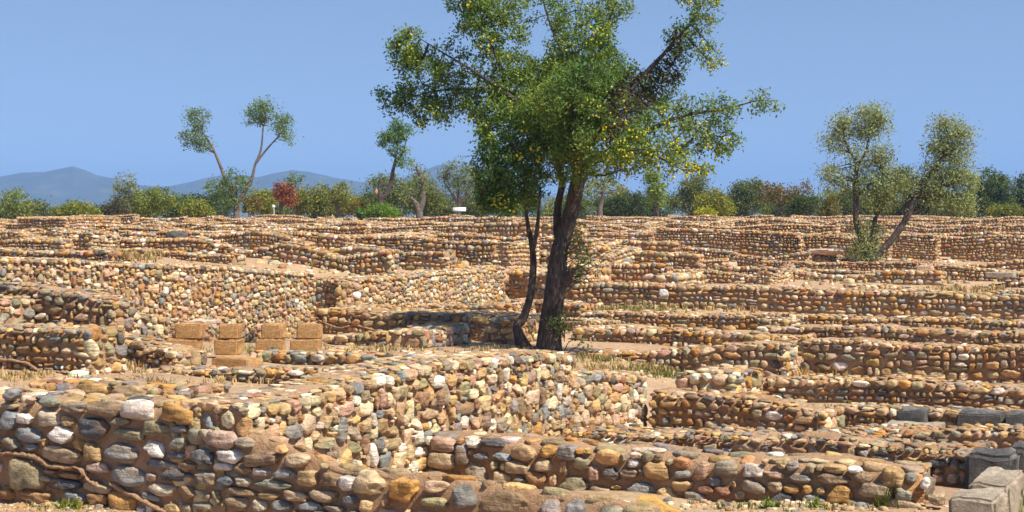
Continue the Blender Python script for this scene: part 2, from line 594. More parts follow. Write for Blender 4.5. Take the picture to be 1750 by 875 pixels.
def wall(label, P0, P1, tops, T, course, seed, wts=W_DEF, gap=.02, name='rubble_wall', feats=None, feat_zone=None, ridges=None,
         group=None, tall=.12, ends=(True, True), back=False, jag=.035, protr=1.0, rubble=False, tprof=None, cap=True, aspect=1.4, capdense=1.0):
    """Straight rubble wall. P0, P1 plan points of the face turned to the camera; tops = [(u, z)] of that face's top edge."""
    r = np.random.default_rng(seed)
    P0 = np.array(P0, float); P1 = np.array(P1, float)
    L = float(np.linalg.norm(P1 - P0))
    U = (P1 - P0) / L
    N = np.array([U[1], -U[0]])
    mid = (P0 + P1) / 2
    if N @ (EYE[:2] - mid) < 0:
        N = -N                                        # outward normal of the visible face
    U3 = np.array([U[0], U[1], 0]); D3 = -np.array([N[0], N[1], 0]); Z3 = np.array([0, 0, 1.])
    B = np.stack([U3, D3, Z3], 1)                     # local (u, depth, up) -> world
    tu = np.array([a for a, _ in tops]); tz = np.array([b for _, b in tops])
    ph = r.uniform(0, 6.28, 4)

    def top(u):
        u = np.asarray(u, float)
        return np.interp(u, tu, tz) + jag * (.5 * np.sin(u * 2.1 + ph[0]) + .35 * np.sin(u * 5.7 + ph[1]) + .3 * np.sin(u * 13 + ph[2]))

    def Tu(u):
        u = np.asarray(u, float)
        return u * 0 + T if tprof is None else np.interp(u, [a for a, _ in tprof], [b for _, b in tprof])

    def bot(u):
        u = np.asarray(u, float)
        p = P0[None] + np.atleast_1d(u)[:, None] * U[None]
        z = ground(p[:, 0] + N[0] * .05, p[:, 1] + N[1] * .05)
        return z if u.ndim else float(z[0])
    dist = float(mid @ mid) ** .5
    dmin = min(float(P0 @ P0), float(P1 @ P1), float(mid @ mid)) ** .5
    cell = .045 if dmin < 13 else .08 if dmin < 24 else .2 if dmin < 45 else .4
    lod = 3 if dmin < 12.5 else 2 if dmin < 27 else 1 if dmin < 60 else 0
    org = np.array([P0[0], P0[1], float(bot(0.0))])
    root = empty(name, org)
    props(root, label, 'wall', group, 'thing')
    # ---- mortar body
    nu = max(2, int(L / cell) + 1)
    rec = .008 if dmin < 11 else .010 if dmin < 17 else .013
    us = np.linspace(rec + .012, L - rec - .012, nu)
    zb = float(np.min(bot(us))) - .25
    prof = [('f', i / 6) for i in range(7)] if dmin > 24 else [('f', i / 22) for i in range(23)]
    rows = []
    tt = top(us)
    ridge = .05 if dmin < 24 else .02
    for _, f in prof:
        z = zb + (tt - .035 - zb) * f
        p = org * 0 + np.stack([P0[0] + us * U[0], P0[1] + us * U[1], z], 1)
        n = .008 * snoise(p[:, 0], p[:, 1], p[:, 2], 9) + .007 * snoise(p[:, 0], p[:, 1], p[:, 2], 23, 7)
        dep = n + (.012 if f < 1 else .03) + .02 * f + rec
        rows.append(p + D3[None] * dep[:, None])
    nt_ = 5 if dmin < 24 else 2
    for j in range(1, nt_ + 1):
        v = (.035 + (Tu(us) - .035) * j / nt_)[:, None]
        p = np.stack([P0[0] + us * U[0], P0[1] + us * U[1], tt], 1) + D3[None] * v
        p[:, 2] += -.004 + .009 * snoise(p[:, 0], p[:, 1], 0, 8) + .008 * snoise(p[:, 0], p[:, 1], 0, 21, 3) - (.03 if j == nt_ else 0)
        rows.append(p)
    p = np.stack([P0[0] + us * U[0], P0[1] + us * U[1], us * 0 + zb], 1) + D3[None] * Tu(us)[:, None]
    rows.append(p)
    V = np.stack(rows, 0)
    nr = len(rows)
    V[:, 0] -= 0 ; V = V.reshape(-1, 3)
    i = np.arange(nr - 1)[:, None] * nu + np.arange(nu - 1)[None]
    q = np.stack([i, i + 1, i + nu + 1, i + nu], -1).reshape(-1, 4)
    # end caps as fans through a strip: pair front column with the back bottom
    endf = []
    for col_ in (0, nu - 1):
        ring = [k * nu + col_ for k in range(nr)]
        endf.append(ring)
    me_faces = [q]
    o = mesh_obj('mortar_core', V, me_faces, M_MORTAR)
    import bmesh
    bm = bmesh.new(); bm.from_mesh(o.data); bm.verts.ensure_lookup_table()
    for ring in endf:
        try:
            fc = bm.faces.new([bm.verts[k] for k in ring])
            fc.smooth = False
        except ValueError:
            pass
    bmesh.ops.recalc_face_normals(bm, faces=bm.faces)
    bm.to_mesh(o.data); bm.free()
    o.parent = root
    o.matrix_parent_inverse = root.matrix_world.inverted()
    o.location = -Vector(org)
    o.matrix_parent_inverse.identity()
    # ---- stones of the faces
    S = Stones()

    def place(lay, origin, axU, axD, pm=1.0):
        n = len(lay)
        if not n:
            return
        c = origin[None] + lay[:, 0:1] * axU[None]
        c[:, 2] = lay[:, 1]
        px, py = project(c)
        ok = (px > -330) & (px < PW + 330) & (py < PH + 160)
        lay, c = lay[ok], c[ok]
        n = len(lay)
        if not n:
            return
        w, h = lay[:, 2], lay[:, 3]
        dep = np.minimum(w, h) * r.uniform(.75, 1.05, n) + .05
        pro = (.6 if rubble else 1.0) * protr * pm * np.minimum(.036, h * r.uniform(.10, .27, n))
        c = c + axD[None] * (dep * .5 - pro)[:, None]
        Bf = np.stack([axU, axD, Z3], 1)
        M = Bf[None] @ rot_local(n, r, np.array([.07, .07, .07]))
        M = M.copy()
        flip = np.where(r.random(n) < .5, -1., 1.)
        # mirrored copies vary the outline
        sz = np.stack([w * flip * 1.05, dep, h * 1.05], 1)
        col = pick_cols(n, wts, r)
        S.add(c, sz, M, col)
        STONE_COUNT[0] += n

    O3 = np.array([P0[0], P0[1], 0.])
    if rubble:
        u_, row = r.uniform(0, .05), []
        while u_ < L - .04:
            w_, h_ = course * r.uniform(.9, 1.9), course * r.uniform(.75, 1.1)
            w_ = min(w_, L - u_)
            row.append((u_ + w_ / 2, float(min(top(u_), top(min(L, u_ + w_)), top(u_ + w_ / 2))) - h_ / 2 - .004, w_ * .97, h_))
            u_ += w_
        row = np.array(row)
        fl_ = fill_random(L, top, bot, course, r, gap * .35, aspect, min(14000, int(55 * L * float(np.mean(top(us) - bot(us))) / course ** 2)), row)
        lay = np.concatenate([row, fl_])
    else:
        lay = layout(L, top, bot, course, r, gap, tall, aspect)
    if feats is not None:
        FU = np.array([f[:4] for f in feats], float)
        keep = np.ones(len(lay), bool)
        for fu, fz, fw, fh in FU:
            hit = (np.abs(lay[:, 0] - fu) < (lay[:, 2] + fw) * .40) & (np.abs(lay[:, 1] - fz) < (lay[:, 3] + fh) * .40)
            keep &= ~hit
        if feat_zone:
            inz = (lay[:, 0] > feat_zone[0]) & (lay[:, 0] < feat_zone[1])
            small = np.minimum(lay[:, 2], lay[:, 3]) < .06
            keep &= ~inz
        lay = lay[keep]
        place(lay, O3, U3, D3)
        n = len(feats)
        fl = FU.copy()
        c = O3[None] + fl[:, 0:1] * U3[None]
        c[:, 2] = fl[:, 1]
        dep = np.minimum(fl[:, 2], fl[:, 3]) * .9 + .05
        pro = np.minimum(.052, fl[:, 3] * .26)
        c = c + D3[None] * (dep * .5 - pro)[:, None]
        M = B[None] @ rot_local(n, r, np.array([.05, .05, .05]))
        col = np.array([PAL[f[4]] for f in feats]) * r.uniform(.93, 1.08, (n, 1))
        S.add(c, np.stack([fl[:, 2] * 1.08, dep, fl[:, 3] * 1.08], 1), M, col)
        have = np.concatenate([lay, FU])
        place(fill_random(L, top, bot, course, r, gap * .5, aspect, 14000, have, 1.1, .2), O3, U3, D3, .9)
    else:
        if dmin < 27 and not rubble:
            lay = np.concatenate([lay, fill_random(L, top, bot, course, r, gap * .2, aspect, 2500, lay, .8, .3)])
        place(lay, O3, U3, D3)
    for e, (pt, ax, ud) in enumerate(((P0, D3, U3), (P1, D3, -U3))):
        on = -ud                                       # outward normal of this end
        if not ends[e] or on[:2] @ (EYE[:2] - pt) < 0:
            continue
        ue = 0.0 if e == 0 else L
        te = float(top(ue)); be = float(bot(ue))
        lay = layout(T, lambda u: te + 0 * np.asarray(u, float), lambda u: be + 0 * np.asarray(u, float), course, r, gap, tall, aspect)
        if dmin < 30:
            ff_ = [lambda u, q=q: q + 0 * np.asarray(u, float) for q in (te, be)]
            lay = fill_random(T, ff_[0], ff_[1], course, r, gap * .3, aspect, 3000)
        place(lay, np.array([pt[0], pt[1], 0]), D3, ud)
    far_wall = dmin > 27
    if not far_wall:
        so = S.build('stone_facing', None, lod, r)
        so.parent = root
        so.location = -Vector(org)
    # ---- flat stones bedded in the top
    if cap:
        K = S if far_wall else Stones()
        lay = []
        v = .05
        cw = course * 1.15
        while v < T - cw * .3:
            dv = cw * r.uniform(.75, 1.25)
            u = -r.uniform(0, .1)
            while u < L:
                w_ = cw * r.uniform(.7, 1.6)
                if r.random() < .93 * capdense:
                    lay.append((u + w_ / 2, v + dv / 2 + (.0 if v else -.015), w_ - gap, dv - gap * .8))
                u += w_
            v += dv
        lay = np.array(lay)
        lay = lay[(lay[:, 0] > .02) & (lay[:, 0] < L - .02)]
        lay = lay[(lay[:, 1] + lay[:, 3] * .4 < Tu(lay[:, 0]) + .03) | (lay[:, 1] - lay[:, 3] * .5 < .07)]
        c = O3[None] + lay[:, 0:1] * U3[None] + lay[:, 1:2] * D3[None]
        c[:, 2] = top(lay[:, 0])
        px, py = project(c)
        ok = (px > -330) & (px < PW + 330) & (py < PH + 160)
        lay, c = lay[ok], c[ok]
        n = len(lay)
        if n:
            hh = course * r.uniform(.3, .5, n)
            c[:, 2] += hh * (r.uniform(-.34, -.14, n) if dmin < 20 else r.uniform(-.42, -.22, n))
            M = B[None] @ rot_local(n, r, np.array([.09, .09, .25]))
            # local y of the proto is the buried side: turn it so that the buried side looks down
            T3 = np.array([[1, 0, 0], [0, 0, 1], [0, -1, 0]], float)   # proto x->u, y->-up, z->depth
            Mt = B[None] @ rot_local(n, r, np.array([.05, .05, .22])) @ T3[None]
            K.add(c, np.stack([lay[:, 2], hh, lay[:, 3]], 1), Mt, pick_cols(n, wts, r))
            STONE_COUNT[0] += n
            if not far_wall:
                ko = K.build('capping_stones', None, max(lod - 1, 0) if lod < 3 else 2, r)
                ko.parent = root
                ko.location = -Vector(org)
    if far_wall:
        so = S.build('stone_facing', None, lod, r)
        if so is not None:
            so.parent = root
            so.location = -Vector(org)
    # ---- ridges of mortar pointing
    for pts in ridges or []:
        pp = []
        for u_, z_ in pts:
            pp.append(O3 + u_ * U3 + np.array([0, 0, z_]) + D3 * -.004)
        V2, F2 = tube_mesh(np.array(pp), np.full(len(pp), .016), 7, sub=6, wob=.005)
        ro = mesh_obj('mortar_ridge', V2, F2, M_MORTAR)
        ro.parent = root
        ro.location = -Vector(org)
    return root


def tube_mesh(P, rad, sides=6, sub=1, wob=0.0, seed=1):
    """Tapered tube through the points P (Catmull-Rom resampled)."""
    P = np.asarray(P, float); rad = np.asarray(rad, float)
    if sub > 1 and len(P) > 2:
        Q, rr = [], []
        E = np.vstack([2 * P[0] - P[1], P, 2 * P[-1] - P[-2]])
        for i in range(len(P) - 1):
            a, b, c, d = E[i], E[i + 1], E[i + 2], E[i + 3]
            for k in range(sub):
                t = k / sub
                Q.append(.5 * (2 * b + (c - a) * t + (2 * a - 5 * b + 4 * c - d) * t * t + (3 * b - a - 3 * c + d) * t ** 3))
                rr.append(rad[i] + (rad[i + 1] - rad[i]) * t)
        Q.append(P[-1]); rr.append(rad[-1])
        P, rad = np.array(Q), np.array(rr)
    n = len(P)
    T = np.gradient(P, axis=0) if n > 2 else np.repeat((P[1] - P[0])[None], 2, 0)
    T /= np.linalg.norm(T, axis=1)[:, None] + 1e-9
    ref = np.array([.31, .93, .17])
    A = np.cross(T, ref); A /= np.linalg.norm(A, axis=1)[:, None] + 1e-9
    Bv = np.cross(T, A)
    th = np.arange(sides) / sides * 2 * math.pi
    ring = rad[:, None, None] * (np.cos(th)[None, :, None] * A[:, None] + np.sin(th)[None, :, None] * Bv[:, None])
    V = P[:, None] + ring
    if wob:
        V = V + wob * np.random.default_rng(seed).normal(size=V.shape)
    V = V.reshape(-1, 3)
    i = np.arange(n - 1)[:, None] * sides + np.arange(sides)[None]
    j = np.arange(n - 1)[:, None] * sides + (np.arange(sides)[None] + 1) % sides
    q = np.stack([i, j, j + sides, i + sides], -1).reshape(-1, 4)
    capv = np.array([P[-1] + T[-1] * rad[-1] * .3])
    V = np.vstack([V, capv])
    k = np.arange(sides)
    tri = np.stack([(n - 1) * sides + k, (n - 1) * sides + (k + 1) % sides, np.full(sides, len(V) - 1)], -1)
    return V, [q, tri]


class Bag:
    """collects quads and triangles into one mesh"""
    def __init__(self):
        self.V, self.Q, self.T, self.n = [], [], [], 0

    def add(self, V, faces):
        for f in faces if isinstance(faces, list) else [faces]:
            (self.Q if f.shape[1] == 4 else self.T).append(f + self.n)
        self.V.append(V)
        self.n += len(V)

    def build(self, name, mat, parent=None, loc=None, smooth=True, col=None):
        fs = []
        if self.Q:
            fs.append(np.concatenate(self.Q))
        if self.T:
            fs.append(np.concatenate(self.T))
        V = np.concatenate(self.V)
        o = mesh_obj(name, V, fs, mat, col, smooth=smooth)
        if parent is not None:
            o.parent = parent
            o.location = -Vector(loc) if loc is not None else (0, 0, 0)
        return o


def pix_wall(label, pts, Y0, Y1, T, pitch, seed, feats=None, fz=None, ridges=None, **kw):
    """Wall whose visible top edge runs through the picture points pts; Y0, Y1: distance of its two ends."""
    P0 = at(pts[0][0], pts[0][1], Y0); P1 = at(pts[-1][0], pts[-1][1], Y1)
    L = np.linalg.norm((P1 - P0)[:2]); U = (P1 - P0)[:2] / L

    def to_uz(px, py):
        d = ray(px, py)
        A = np.array([[d[0], -U[0]], [d[1], -U[1]]])
        k, u = np.linalg.solve(A, P0[:2])
        return u, (EYE + d * k)[2], k * d[1]
    tops = [to_uz(a, b)[:2] for a, b in pts]
    # walls cut by the picture edge run on past it
    if pts[-1][0] >= 1650 and pts[-1][0] != 1655:
        ex_ = .16 * Y1
        P1 = P1.copy(); P1[:2] += U * ex_; tops.append((L + ex_, tops[-1][1])); L += ex_
    shift = 0.0
    if pts[0][0] <= -40:
        shift = .12 * Y0
        P0n = P0.copy(); P0n[:2] -= U * shift
        tops = [(0.0, tops[0][1])] + [(a + shift, b) for a, b in tops]
    ym = (Y0 + Y1) / 2
    course = pitch * ym / F * (.70 if 10 < pitch < 27 and not kw.get('rubble') and kw.pop('scale_ok', True) else 1)
    kw.pop('scale_ok', None)
    ff = None
    if feats:
        ff = []
        for x, y, w, h, c in feats:
            u, z, yy = to_uz(x, y)
            u2 = to_uz(x + w / 2, y)[0]; u1 = to_uz(x - w / 2, y)[0]
            ff.append((u + shift, z, abs(u2 - u1), h * yy / F, c))
    z2 = None
    if fz:
        z2 = (to_uz(fz[0], pts[0][1])[0], to_uz(fz[1], pts[0][1])[0])
    if kw.get('tprof'):
        kw['tprof'] = [(to_uz(a, pts[0][1])[0] + shift, b) for a, b in kw['tprof']]
    rd = [[(to_uz(a, b)[0] + shift, to_uz(a, b)[1]) for a, b in line] for line in ridges] if ridges else None
    if shift:
        P0 = P0n
    return wall(label, P0[:2], P1[:2], tops, T, course, seed, feats=ff, feat_zone=z2, ridges=rd, **kw)


def zoomf(rows, ox, oy, sc):
    return [(ox + a * sc, oy + b * sc, c * sc, d * sc, k) for a, b, c, d, k in rows]


# --- the large cobbles of the wall nearest the camera and of the wall beyond it
Z1 = zoomf([(50, 245, 130, 150, 'bluegrey'), (165, 228, 85, 75, 'white'), (310, 222, 165, 110, 'cream'), (320, 113, 125, 65, 'green'), (485, 150, 175, 75, 'greybrown'),
    (465, 248, 125, 75, 'ochre'), (195, 342, 160, 100, 'bluegrey'), (412, 343, 185, 120, 'white'), (640, 293, 195, 140, 'dark'), (820, 250, 145, 55, 'olive'),
    (935, 170, 200, 140, 'white'), (1195, 185, 260, 130, 'orange'), (700, 160, 250, 105, 'brown'), (1055, 295, 215, 100, 'olive'), (885, 335, 220, 70, 'olive'),
    (1240, 300, 120, 45, 'bluegrey'), (1360, 355, 105, 115, 'green'), (1230, 400, 130, 100, 'green'), (70, 400, 140, 105, 'green'), (210, 428, 75, 50, 'bluegrey'),
    (540, 402, 85, 75, 'orange'), (415, 482, 265, 115, 'tan'), (622, 457, 130, 130, 'ochre'), (825, 455, 270, 155, 'grey'), (1060, 432, 145, 115, 'white'),
    (1215, 480, 120, 55, 'bluegrey'), (1395, 485, 150, 110, 'grey'), (1100, 540, 260, 60, 'bluegrey'), (1300, 560, 110, 45, 'brown'), (675, 572, 165, 80, 'pink'),
    (145, 610, 285, 220, 'olive'), (335, 600, 80, 35, 'brown'), (310, 645, 80, 40, 'tan'), (475, 620, 190, 45, 'rust'), (435, 685, 285, 80, 'dark'),
    (895, 630, 250, 140, 'grey'), (1045, 635, 70, 60, 'pink'), (1210, 622, 215, 90, 'dark'), (1410, 640, 140, 105, 'greybrown'), (670, 710, 200, 70, 'tan'),
    (1125, 725, 190, 85, 'cream'), (1300, 745, 130, 105, 'brown'), (1020, 770, 150, 50, 'grey'), (850, 800, 180, 145, 'orange'), (230, 770, 240, 90, 'rust'),
    (495, 780, 180, 90, 'grey'), (680, 790, 130, 85, 'rust'), (1195, 850, 120, 80, 'ochre'), (1400, 830, 140, 60, 'green'), (970, 860, 60, 35, 'white'), (40, 750, 100, 100, 'rust'),
    (60, 60, 110, 80, 'grey'), (55, 140, 110, 35, 'olive')], 0, 660, .2457)
Z1 += zoomf([(1030, 500, 100, 90, 'greybrown'), (1100, 515, 140, 85, 'pink'), (1200, 530, 100, 60, 'greybrown'), (1005, 595, 115, 75, 'dark'), (1135, 595, 115, 65, 'white'),
    (1310, 610, 170, 70, 'brown'), (1465, 620, 110, 65, 'tan'), (1105, 650, 90, 35, 'white'), (1205, 660, 95, 50, 'brown'), (1300, 677, 75, 40, 'white'), (1415, 685, 115, 50, 'grey'),
    (1020, 705, 105, 75, 'greybrown'), (1118, 720, 95, 50, 'bluegrey'), (1207, 725, 75, 45, 'cream'), (1355, 740, 190, 45, 'green'), (1525, 710, 95, 75, 'ochre'), (1635, 715, 110, 65, 'brown'), (1720, 735, 70, 75, 'white'),
    (1190, 775, 160, 40, 'brown'), (1332, 795, 105, 35, 'ochre'), (1475, 800, 110, 50, 'tan'), (1605, 800, 135, 60, 'tan'), (1735, 815, 60, 50, 'bluegrey'),
    (1180, 835, 120, 70, 'greybrown'), (1290, 845, 90, 60, 'cream'), (1395, 850, 100, 60, 'grey'), (1550, 850, 125, 45, 'bluegrey'), (1660, 860, 100, 30, 'greybrown')], 0, 575, .343)
Z6 = zoomf([(590, 620, 135, 80, 'tan'), (765, 680, 120, 115, 'greybrown'), (980, 655, 125, 65, 'tan'), (880, 710, 110, 70, 'tan'), (1250, 745, 150, 90, 'olive'), (1120, 575, 75, 60, 'orange'),
    (1105, 645, 85, 70, 'tan'), (1070, 710, 110, 65, 'rust'), (980, 720, 65, 50, 'grey'), (1435, 690, 90, 65, 'dark'), (1590, 760, 150, 60, 'grey'), (1380, 775, 105, 50, 'tan'),
    (785, 600, 75, 35, 'bluegrey'), (890, 600, 95, 40, 'bluegrey'), (740, 530, 65, 55, 'white'), (840, 535, 120, 50, 'dark'), (1550, 635, 65, 45, 'white'), (1290, 635, 80, 60, 'olive')], 550, 575, .343)
Z6 += zoomf([(255, 660, 115, 80, 'greybrown'), (385, 670, 115, 70, 'white'), (500, 692, 110, 50, 'pink'), (625, 705, 135, 50, 'grey'), (795, 712, 160, 55, 'brown'), (950, 710, 100, 50, 'brown'),
    (1080, 700, 130, 100, 'ochre'), (840, 790, 145, 95, 'orange'), (1010, 770, 170, 75, 'tan'), (1155, 785, 90, 70, 'green'), (510, 750, 75, 55, 'tan'), (590, 760, 80, 45, 'orange'),
    (668, 765, 65, 50, 'orange'), (735, 768, 45, 40, 'ochre'), (550, 815, 135, 70, 'dark'), (705, 815, 120, 45, 'grey'), (930, 850, 135, 60, 'tan'), (1150, 850, 180, 70, 'tan'),
    (900, 665, 70, 40, 'white'), (805, 660, 110, 40, 'ochre'), (400, 750, 120, 70, 'greybrown'), (160, 765, 90, 45, 'red'), (250, 775, 90, 55, 'red'), (215, 725, 55, 45, 'bluegrey'),
    (45, 745, 100, 50, 'ochre'), (105, 800, 100, 50, 'grey'), (40, 690, 80, 40, 'grey'), (1180, 705, 60, 45, 'grey'), (1255, 735, 50, 60, 'white'), (1305, 815, 90, 60, 'tan')], 1150, 575, .343)

W_FAR = dict(W_WARM, cream=16, white=6.5, tan=26, ochre=17, brown=9, pink=9)
W_GREYER = dict(W_DEF, bluegrey=11, grey=10, white=10, green=7)
W_PALE = dict(W_DEF, cream=25, tan=25, ochre=12, white=7.5, pink=8, brown=3, dark=1, greybrown=8, orange=3, rust=3.5, bluegrey=6)
W_DARKISH = dict(W_DEF, dark=11, bluegrey=12, grey=13, white=3, brown=14)

NEAR = [
    # label, points of the top edge, Y0, Y1, thickness, pitch in photo px, weights, extras
    ('long front wall of big rounded cobbles in red mortar, its top stepping down', [(-60, 678), (0, 686), (150, 690), (240, 686), (318, 690), (345, 718), (400, 738), (480, 765), (520, 785), (590, 806), (700, 818), (800, 828), (950, 846), (1100, 872)], 10.8, 8.2, .5, 44, W_DEF,
     dict(tprof=[(-60, .5), (330, .5), (450, .16), (620, .14), (760, .18), (1100, .2)], feats=Z1, fz=(-60, 350), ridges=[[(-20, 770), (0, 774), (40, 776), (62, 782), (90, 797), (135, 800), (152, 820), (168, 830)], [(190, 827), (215, 840), (250, 858), (285, 876)]], gap=.034, jag=.02)),
    ('sunlit wall running back from the front corner, packed with upright pale cobbles', [(418, 698), (470, 690), (550, 672), (640, 645), (700, 632), (760, 617), (870, 607), (960, 601), (985, 606)], 9.6, 14.0, .62, 19, W_PALE,
     dict(rubble=True, gap=.012, tall=.5, aspect=1.25, jag=.008)),
    ('lower sunlit wall end just beyond the tall upright-cobble wall', [(984, 640), (1040, 637), (1108, 643)], 14.05, 15.6, .55, 16, W_PALE, dict(rubble=True, gap=.012, tall=.45, aspect=1.2)),
    ('low cobble wall butting against the sunlit wall, second from the bottom edge', [(722, 750), (900, 757), (1100, 771), (1160, 782), (1300, 789), (1500, 802), (1568, 806)], 11.6, 9.9, .5, 40, W_DEF,
     dict(feats=Z6, gap=.03, jag=.02)),
    ('long low wall of darker stones ending at the black marble block', [(962, 734), (1150, 742), (1300, 750), (1500, 757), (1655, 770)], 13.7, 11.2, .5, 26, W_DARKISH, dict(gap=.022)),
    ('narrow wall strip behind the dark stone wall near the right edge', [(1385, 733), (1560, 736), (1760, 742)], 14.0, 12.9, .45, 22, W_DEF, dict(gap=.02)),
    ('short cobble wall with a clean squared end beside the weedy patch', [(1108, 674), (1200, 678), (1330, 690), (1412, 704)], 15.4, 14.4, .5, 25, W_WARM, dict(gap=.02)),
    ('low wall bordering the weedy patch, with dark dressed stones at one end', [(1416, 690), (1500, 696), (1600, 703), (1770, 712)], 16.2, 14.9, .45, 20, W_DEF, dict(gap=.018)),
    ('long rubble wall of mixed brown and grey stones above the weedy patch', [(1288, 644), (1400, 648), (1560, 652), (1720, 662)], 18.9, 17.2, .5, 20, W_DEF, dict(gap=.016)),
    ('short stub wall with a bright sunlit end right of the dry grass patch', [(1150, 648), (1190, 636), (1254, 637)], 18.6, 18.1, .8, 19, W_PALE, dict(rubble=True, gap=.014)),
    ('low brown wall running from behind the main trunk to a bright squared end', [(985, 602), (1100, 600), (1250, 592), (1342, 585)], 21.9, 20.4, .55, 18, W_WARM, dict(gap=.014)),
    ('broad rubble wall of rounded brown stones level with the tree foot, at the right edge', [(1369, 582), (1500, 585), (1600, 590), (1790, 596)], 21.4, 19.7, .5, 19, W_WARM, dict(gap=.014)),
    ('wall with big brown boulders directly right of the thick trunk', [(975, 560), (1080, 562), (1200, 566), (1375, 574)], 25.4, 23.3, .5, 17, W_WARM, dict(gap=.012)),
    ('thin wall row just above the broad brown wall at the right edge', [(1290, 557), (1500, 560), (1790, 570)], 24.4, 22.0, .5, 15, W_DEF, dict(gap=.012)),
    ('wall row crossing the slope above the boulder wall by the trunk', [(985, 534), (1150, 536), (1400, 540), (1790, 550)], 28.6, 24.6, .5, 14, W_DEF, dict(gap=.012)),
    ('long wall with grey boulders in its lowest course, right of the trunk at mid height', [(975, 484), (1130, 486), (1280, 490), (1500, 498), (1790, 507)], 33.1, 28.6, .5, 12.5, W_DEF, dict(gap=.01)),
    ('front-facing wall end between the tiny-cobble face and the trunk', [(866, 463), (930, 466), (1000, 472)], 34.6, 33.0, .5, 12, W_WARM, dict(gap=.01)),
    ('low brown row directly left of the trunk, under the tiny-cobble face', [(868, 512), (930, 516), (990, 520)], 30.2, 28.8, .5, 13, W_WARM, dict(gap=.012)),
    ('low wall right in front of the olive foot', [(1330, 460), (1480, 463), (1610, 465)], 41.0, 38.6, .5, 10.5, W_DEF, dict(gap=.01)),
    ('long pale wall top passing behind the trunk at mid height', [(850, 446), (930, 449), (1010, 452)], 39.5, 37.6, .9, 10, W_PALE, dict(gap=.01)),
    ('short sunlit cross wall in the long boulder rows right of the trunk', [(1156, 470), (1210, 468)], 35.0, 37.0, .6, 9, W_PALE, dict(gap=.008)),
    ('sunlit wall stub on the middle rows, halfway between trunk and right edge', [(1352, 545), (1420, 540)], 26.0, 28.2, .6, 11, W_PALE, dict(gap=.008)),
    ('ruined stub of pale stones just right of the shrub at the trunk', [(1010, 548), (1062, 545)], 26.8, 28.0, .7, 11, W_PALE, dict(gap=.008)),
    ('low crumbled row in the sand under the tiny-cobble face', [(690, 524), (790, 520), (870, 522)], 29.4, 27.8, .8, 11, W_WARM, dict(gap=.01)),
    # middle, left of the tree
    ('brown wall with wavy mortar bands behind the sandstone stacks', [(537, 528), (640, 533), (720, 537), (875, 546)], 26.1, 24.3, 1.4, 15.5, W_WARM,
     dict(gap=.012, ridges=[[(545, 548), (580, 560), (610, 556), (650, 566), (690, 562), (720, 568)]])),
    ('dark narrow wall end standing between the two pale sunlit faces', [(539, 474), (577, 477)], 28.3, 27.9, .6, 13, W_WARM, dict(gap=.012)),
    ('pale sunlit wall of tiny cobbles behind the brown banded wall', [(577, 480), (640, 474), (700, 470), (865, 456)], 28.0, 34.0, .6, 7, W_PALE, dict(rubble=True, gap=.008, tall=.4, aspect=1.25)),
    ('small sunlit wall face just left of the forked stem foot', [(728, 566), (765, 558), (806, 554)], 20.8, 22.6, .6, 15, W_PALE, dict(rubble=True, gap=.01, tall=.4)),
    ('short grey wall beside the sandstone stacks, partly in the tree shade', [(552, 574), (640, 571), (728, 570)], 21.9, 20.9, .5, 17, W_GREYER, dict(gap=.014)),
    ('single row of blocky stones in front of the sandstone stacks', [(425, 604), (560, 604), (725, 606)], 18.1, 16.8, .4, 22, W_GREYER, dict(gap=.02, jag=.02)),
    ('low stone row between the sandstone stacks and the front courtyard', [(235, 632), (400, 634), (560, 628), (690, 626)], 15.6, 14.1, .35, 24, W_GREYER, dict(gap=.022, jag=.02)),
    ('lowest stone row right behind the front wall at the bottom left', [(50, 652), (180, 655), (345, 664)], 13.2, 12.2, .35, 28, W_DEF, dict(gap=.025, jag=.02)),
    ('squat cobble wall of red mortar at the left edge, above the dry grass', [(-60, 556), (0, 559), (90, 562), (149, 565)], 16.2, 15.3, .55, 24, W_DEF,
     dict(gap=.024, jag=.015, ridges=[[(-20, 612), (0, 614), (45, 620), (70, 634), (110, 636), (135, 640)]])),
    ('small sloping wall leading from the squat wall down to the sandstone stacks', [(150, 569), (200, 578), (250, 592), (300, 606)], 17.6, 16.6, .45, 22, W_DEF, dict(gap=.02)),
    ('sunlit rubble face at the left edge under the big pale wall', [(-50, 500), (0, 507), (130, 517), (230, 533), (292, 546)], 17.0, 20.0, .6, 14, W_PALE, dict(rubble=True, gap=.016, tall=.3, aspect=1.25)),
    ('dark topped stone row in front of the big pale wall at the left edge', [(-60, 484), (0, 488), (110, 496), (190, 514)], 18.4, 17.3, .4, 19, W_DARKISH, dict(gap=.016)),
    ('biggest pale sunlit wall face on the left, full of small cobbles', [(-60, 436), (0, 440), (200, 447), (300, 452), (400, 456), (541, 467)], 19.3, 26.0, .6, 8.5, W_PALE, dict(rubble=True, gap=.01, tall=.35, aspect=1.2, jag=.02)),
    ('row of dark stones on top of the terrace behind the biggest pale wall', [(-60, 425), (60, 427), (180, 431)], 28.0, 26.4, .4, 11, W_DARKISH, dict(gap=.012)),
    ('low row behind the biggest pale wall, ending at the dark boulder', [(150, 423), (260, 428), (400, 436)], 33.0, 31.2, .4, 9.5, W_WARM, dict(gap=.01)),
    ('tall brown wall block on the skyline at the left edge', [(28, 371), (112, 372)], 56.0, 54.5, 2.6, 6, W_WARM, dict(gap=.006, jag=.02)),
    ('pale wall face with a bright corner between skyline block and dark boulder', [(150, 398), (240, 402), (330, 404)], 40.0, 44.0, .6, 8, W_PALE, dict(rubble=True, gap=.006, tall=.3)),
]
for k, (lab, pts, a, b, T, pitch, wts, ex) in enumerate(NEAR):
    ex = dict(ex)
    pix_wall(lab, pts, a, b, T, pitch, 300 + k, wts=wts, **ex)

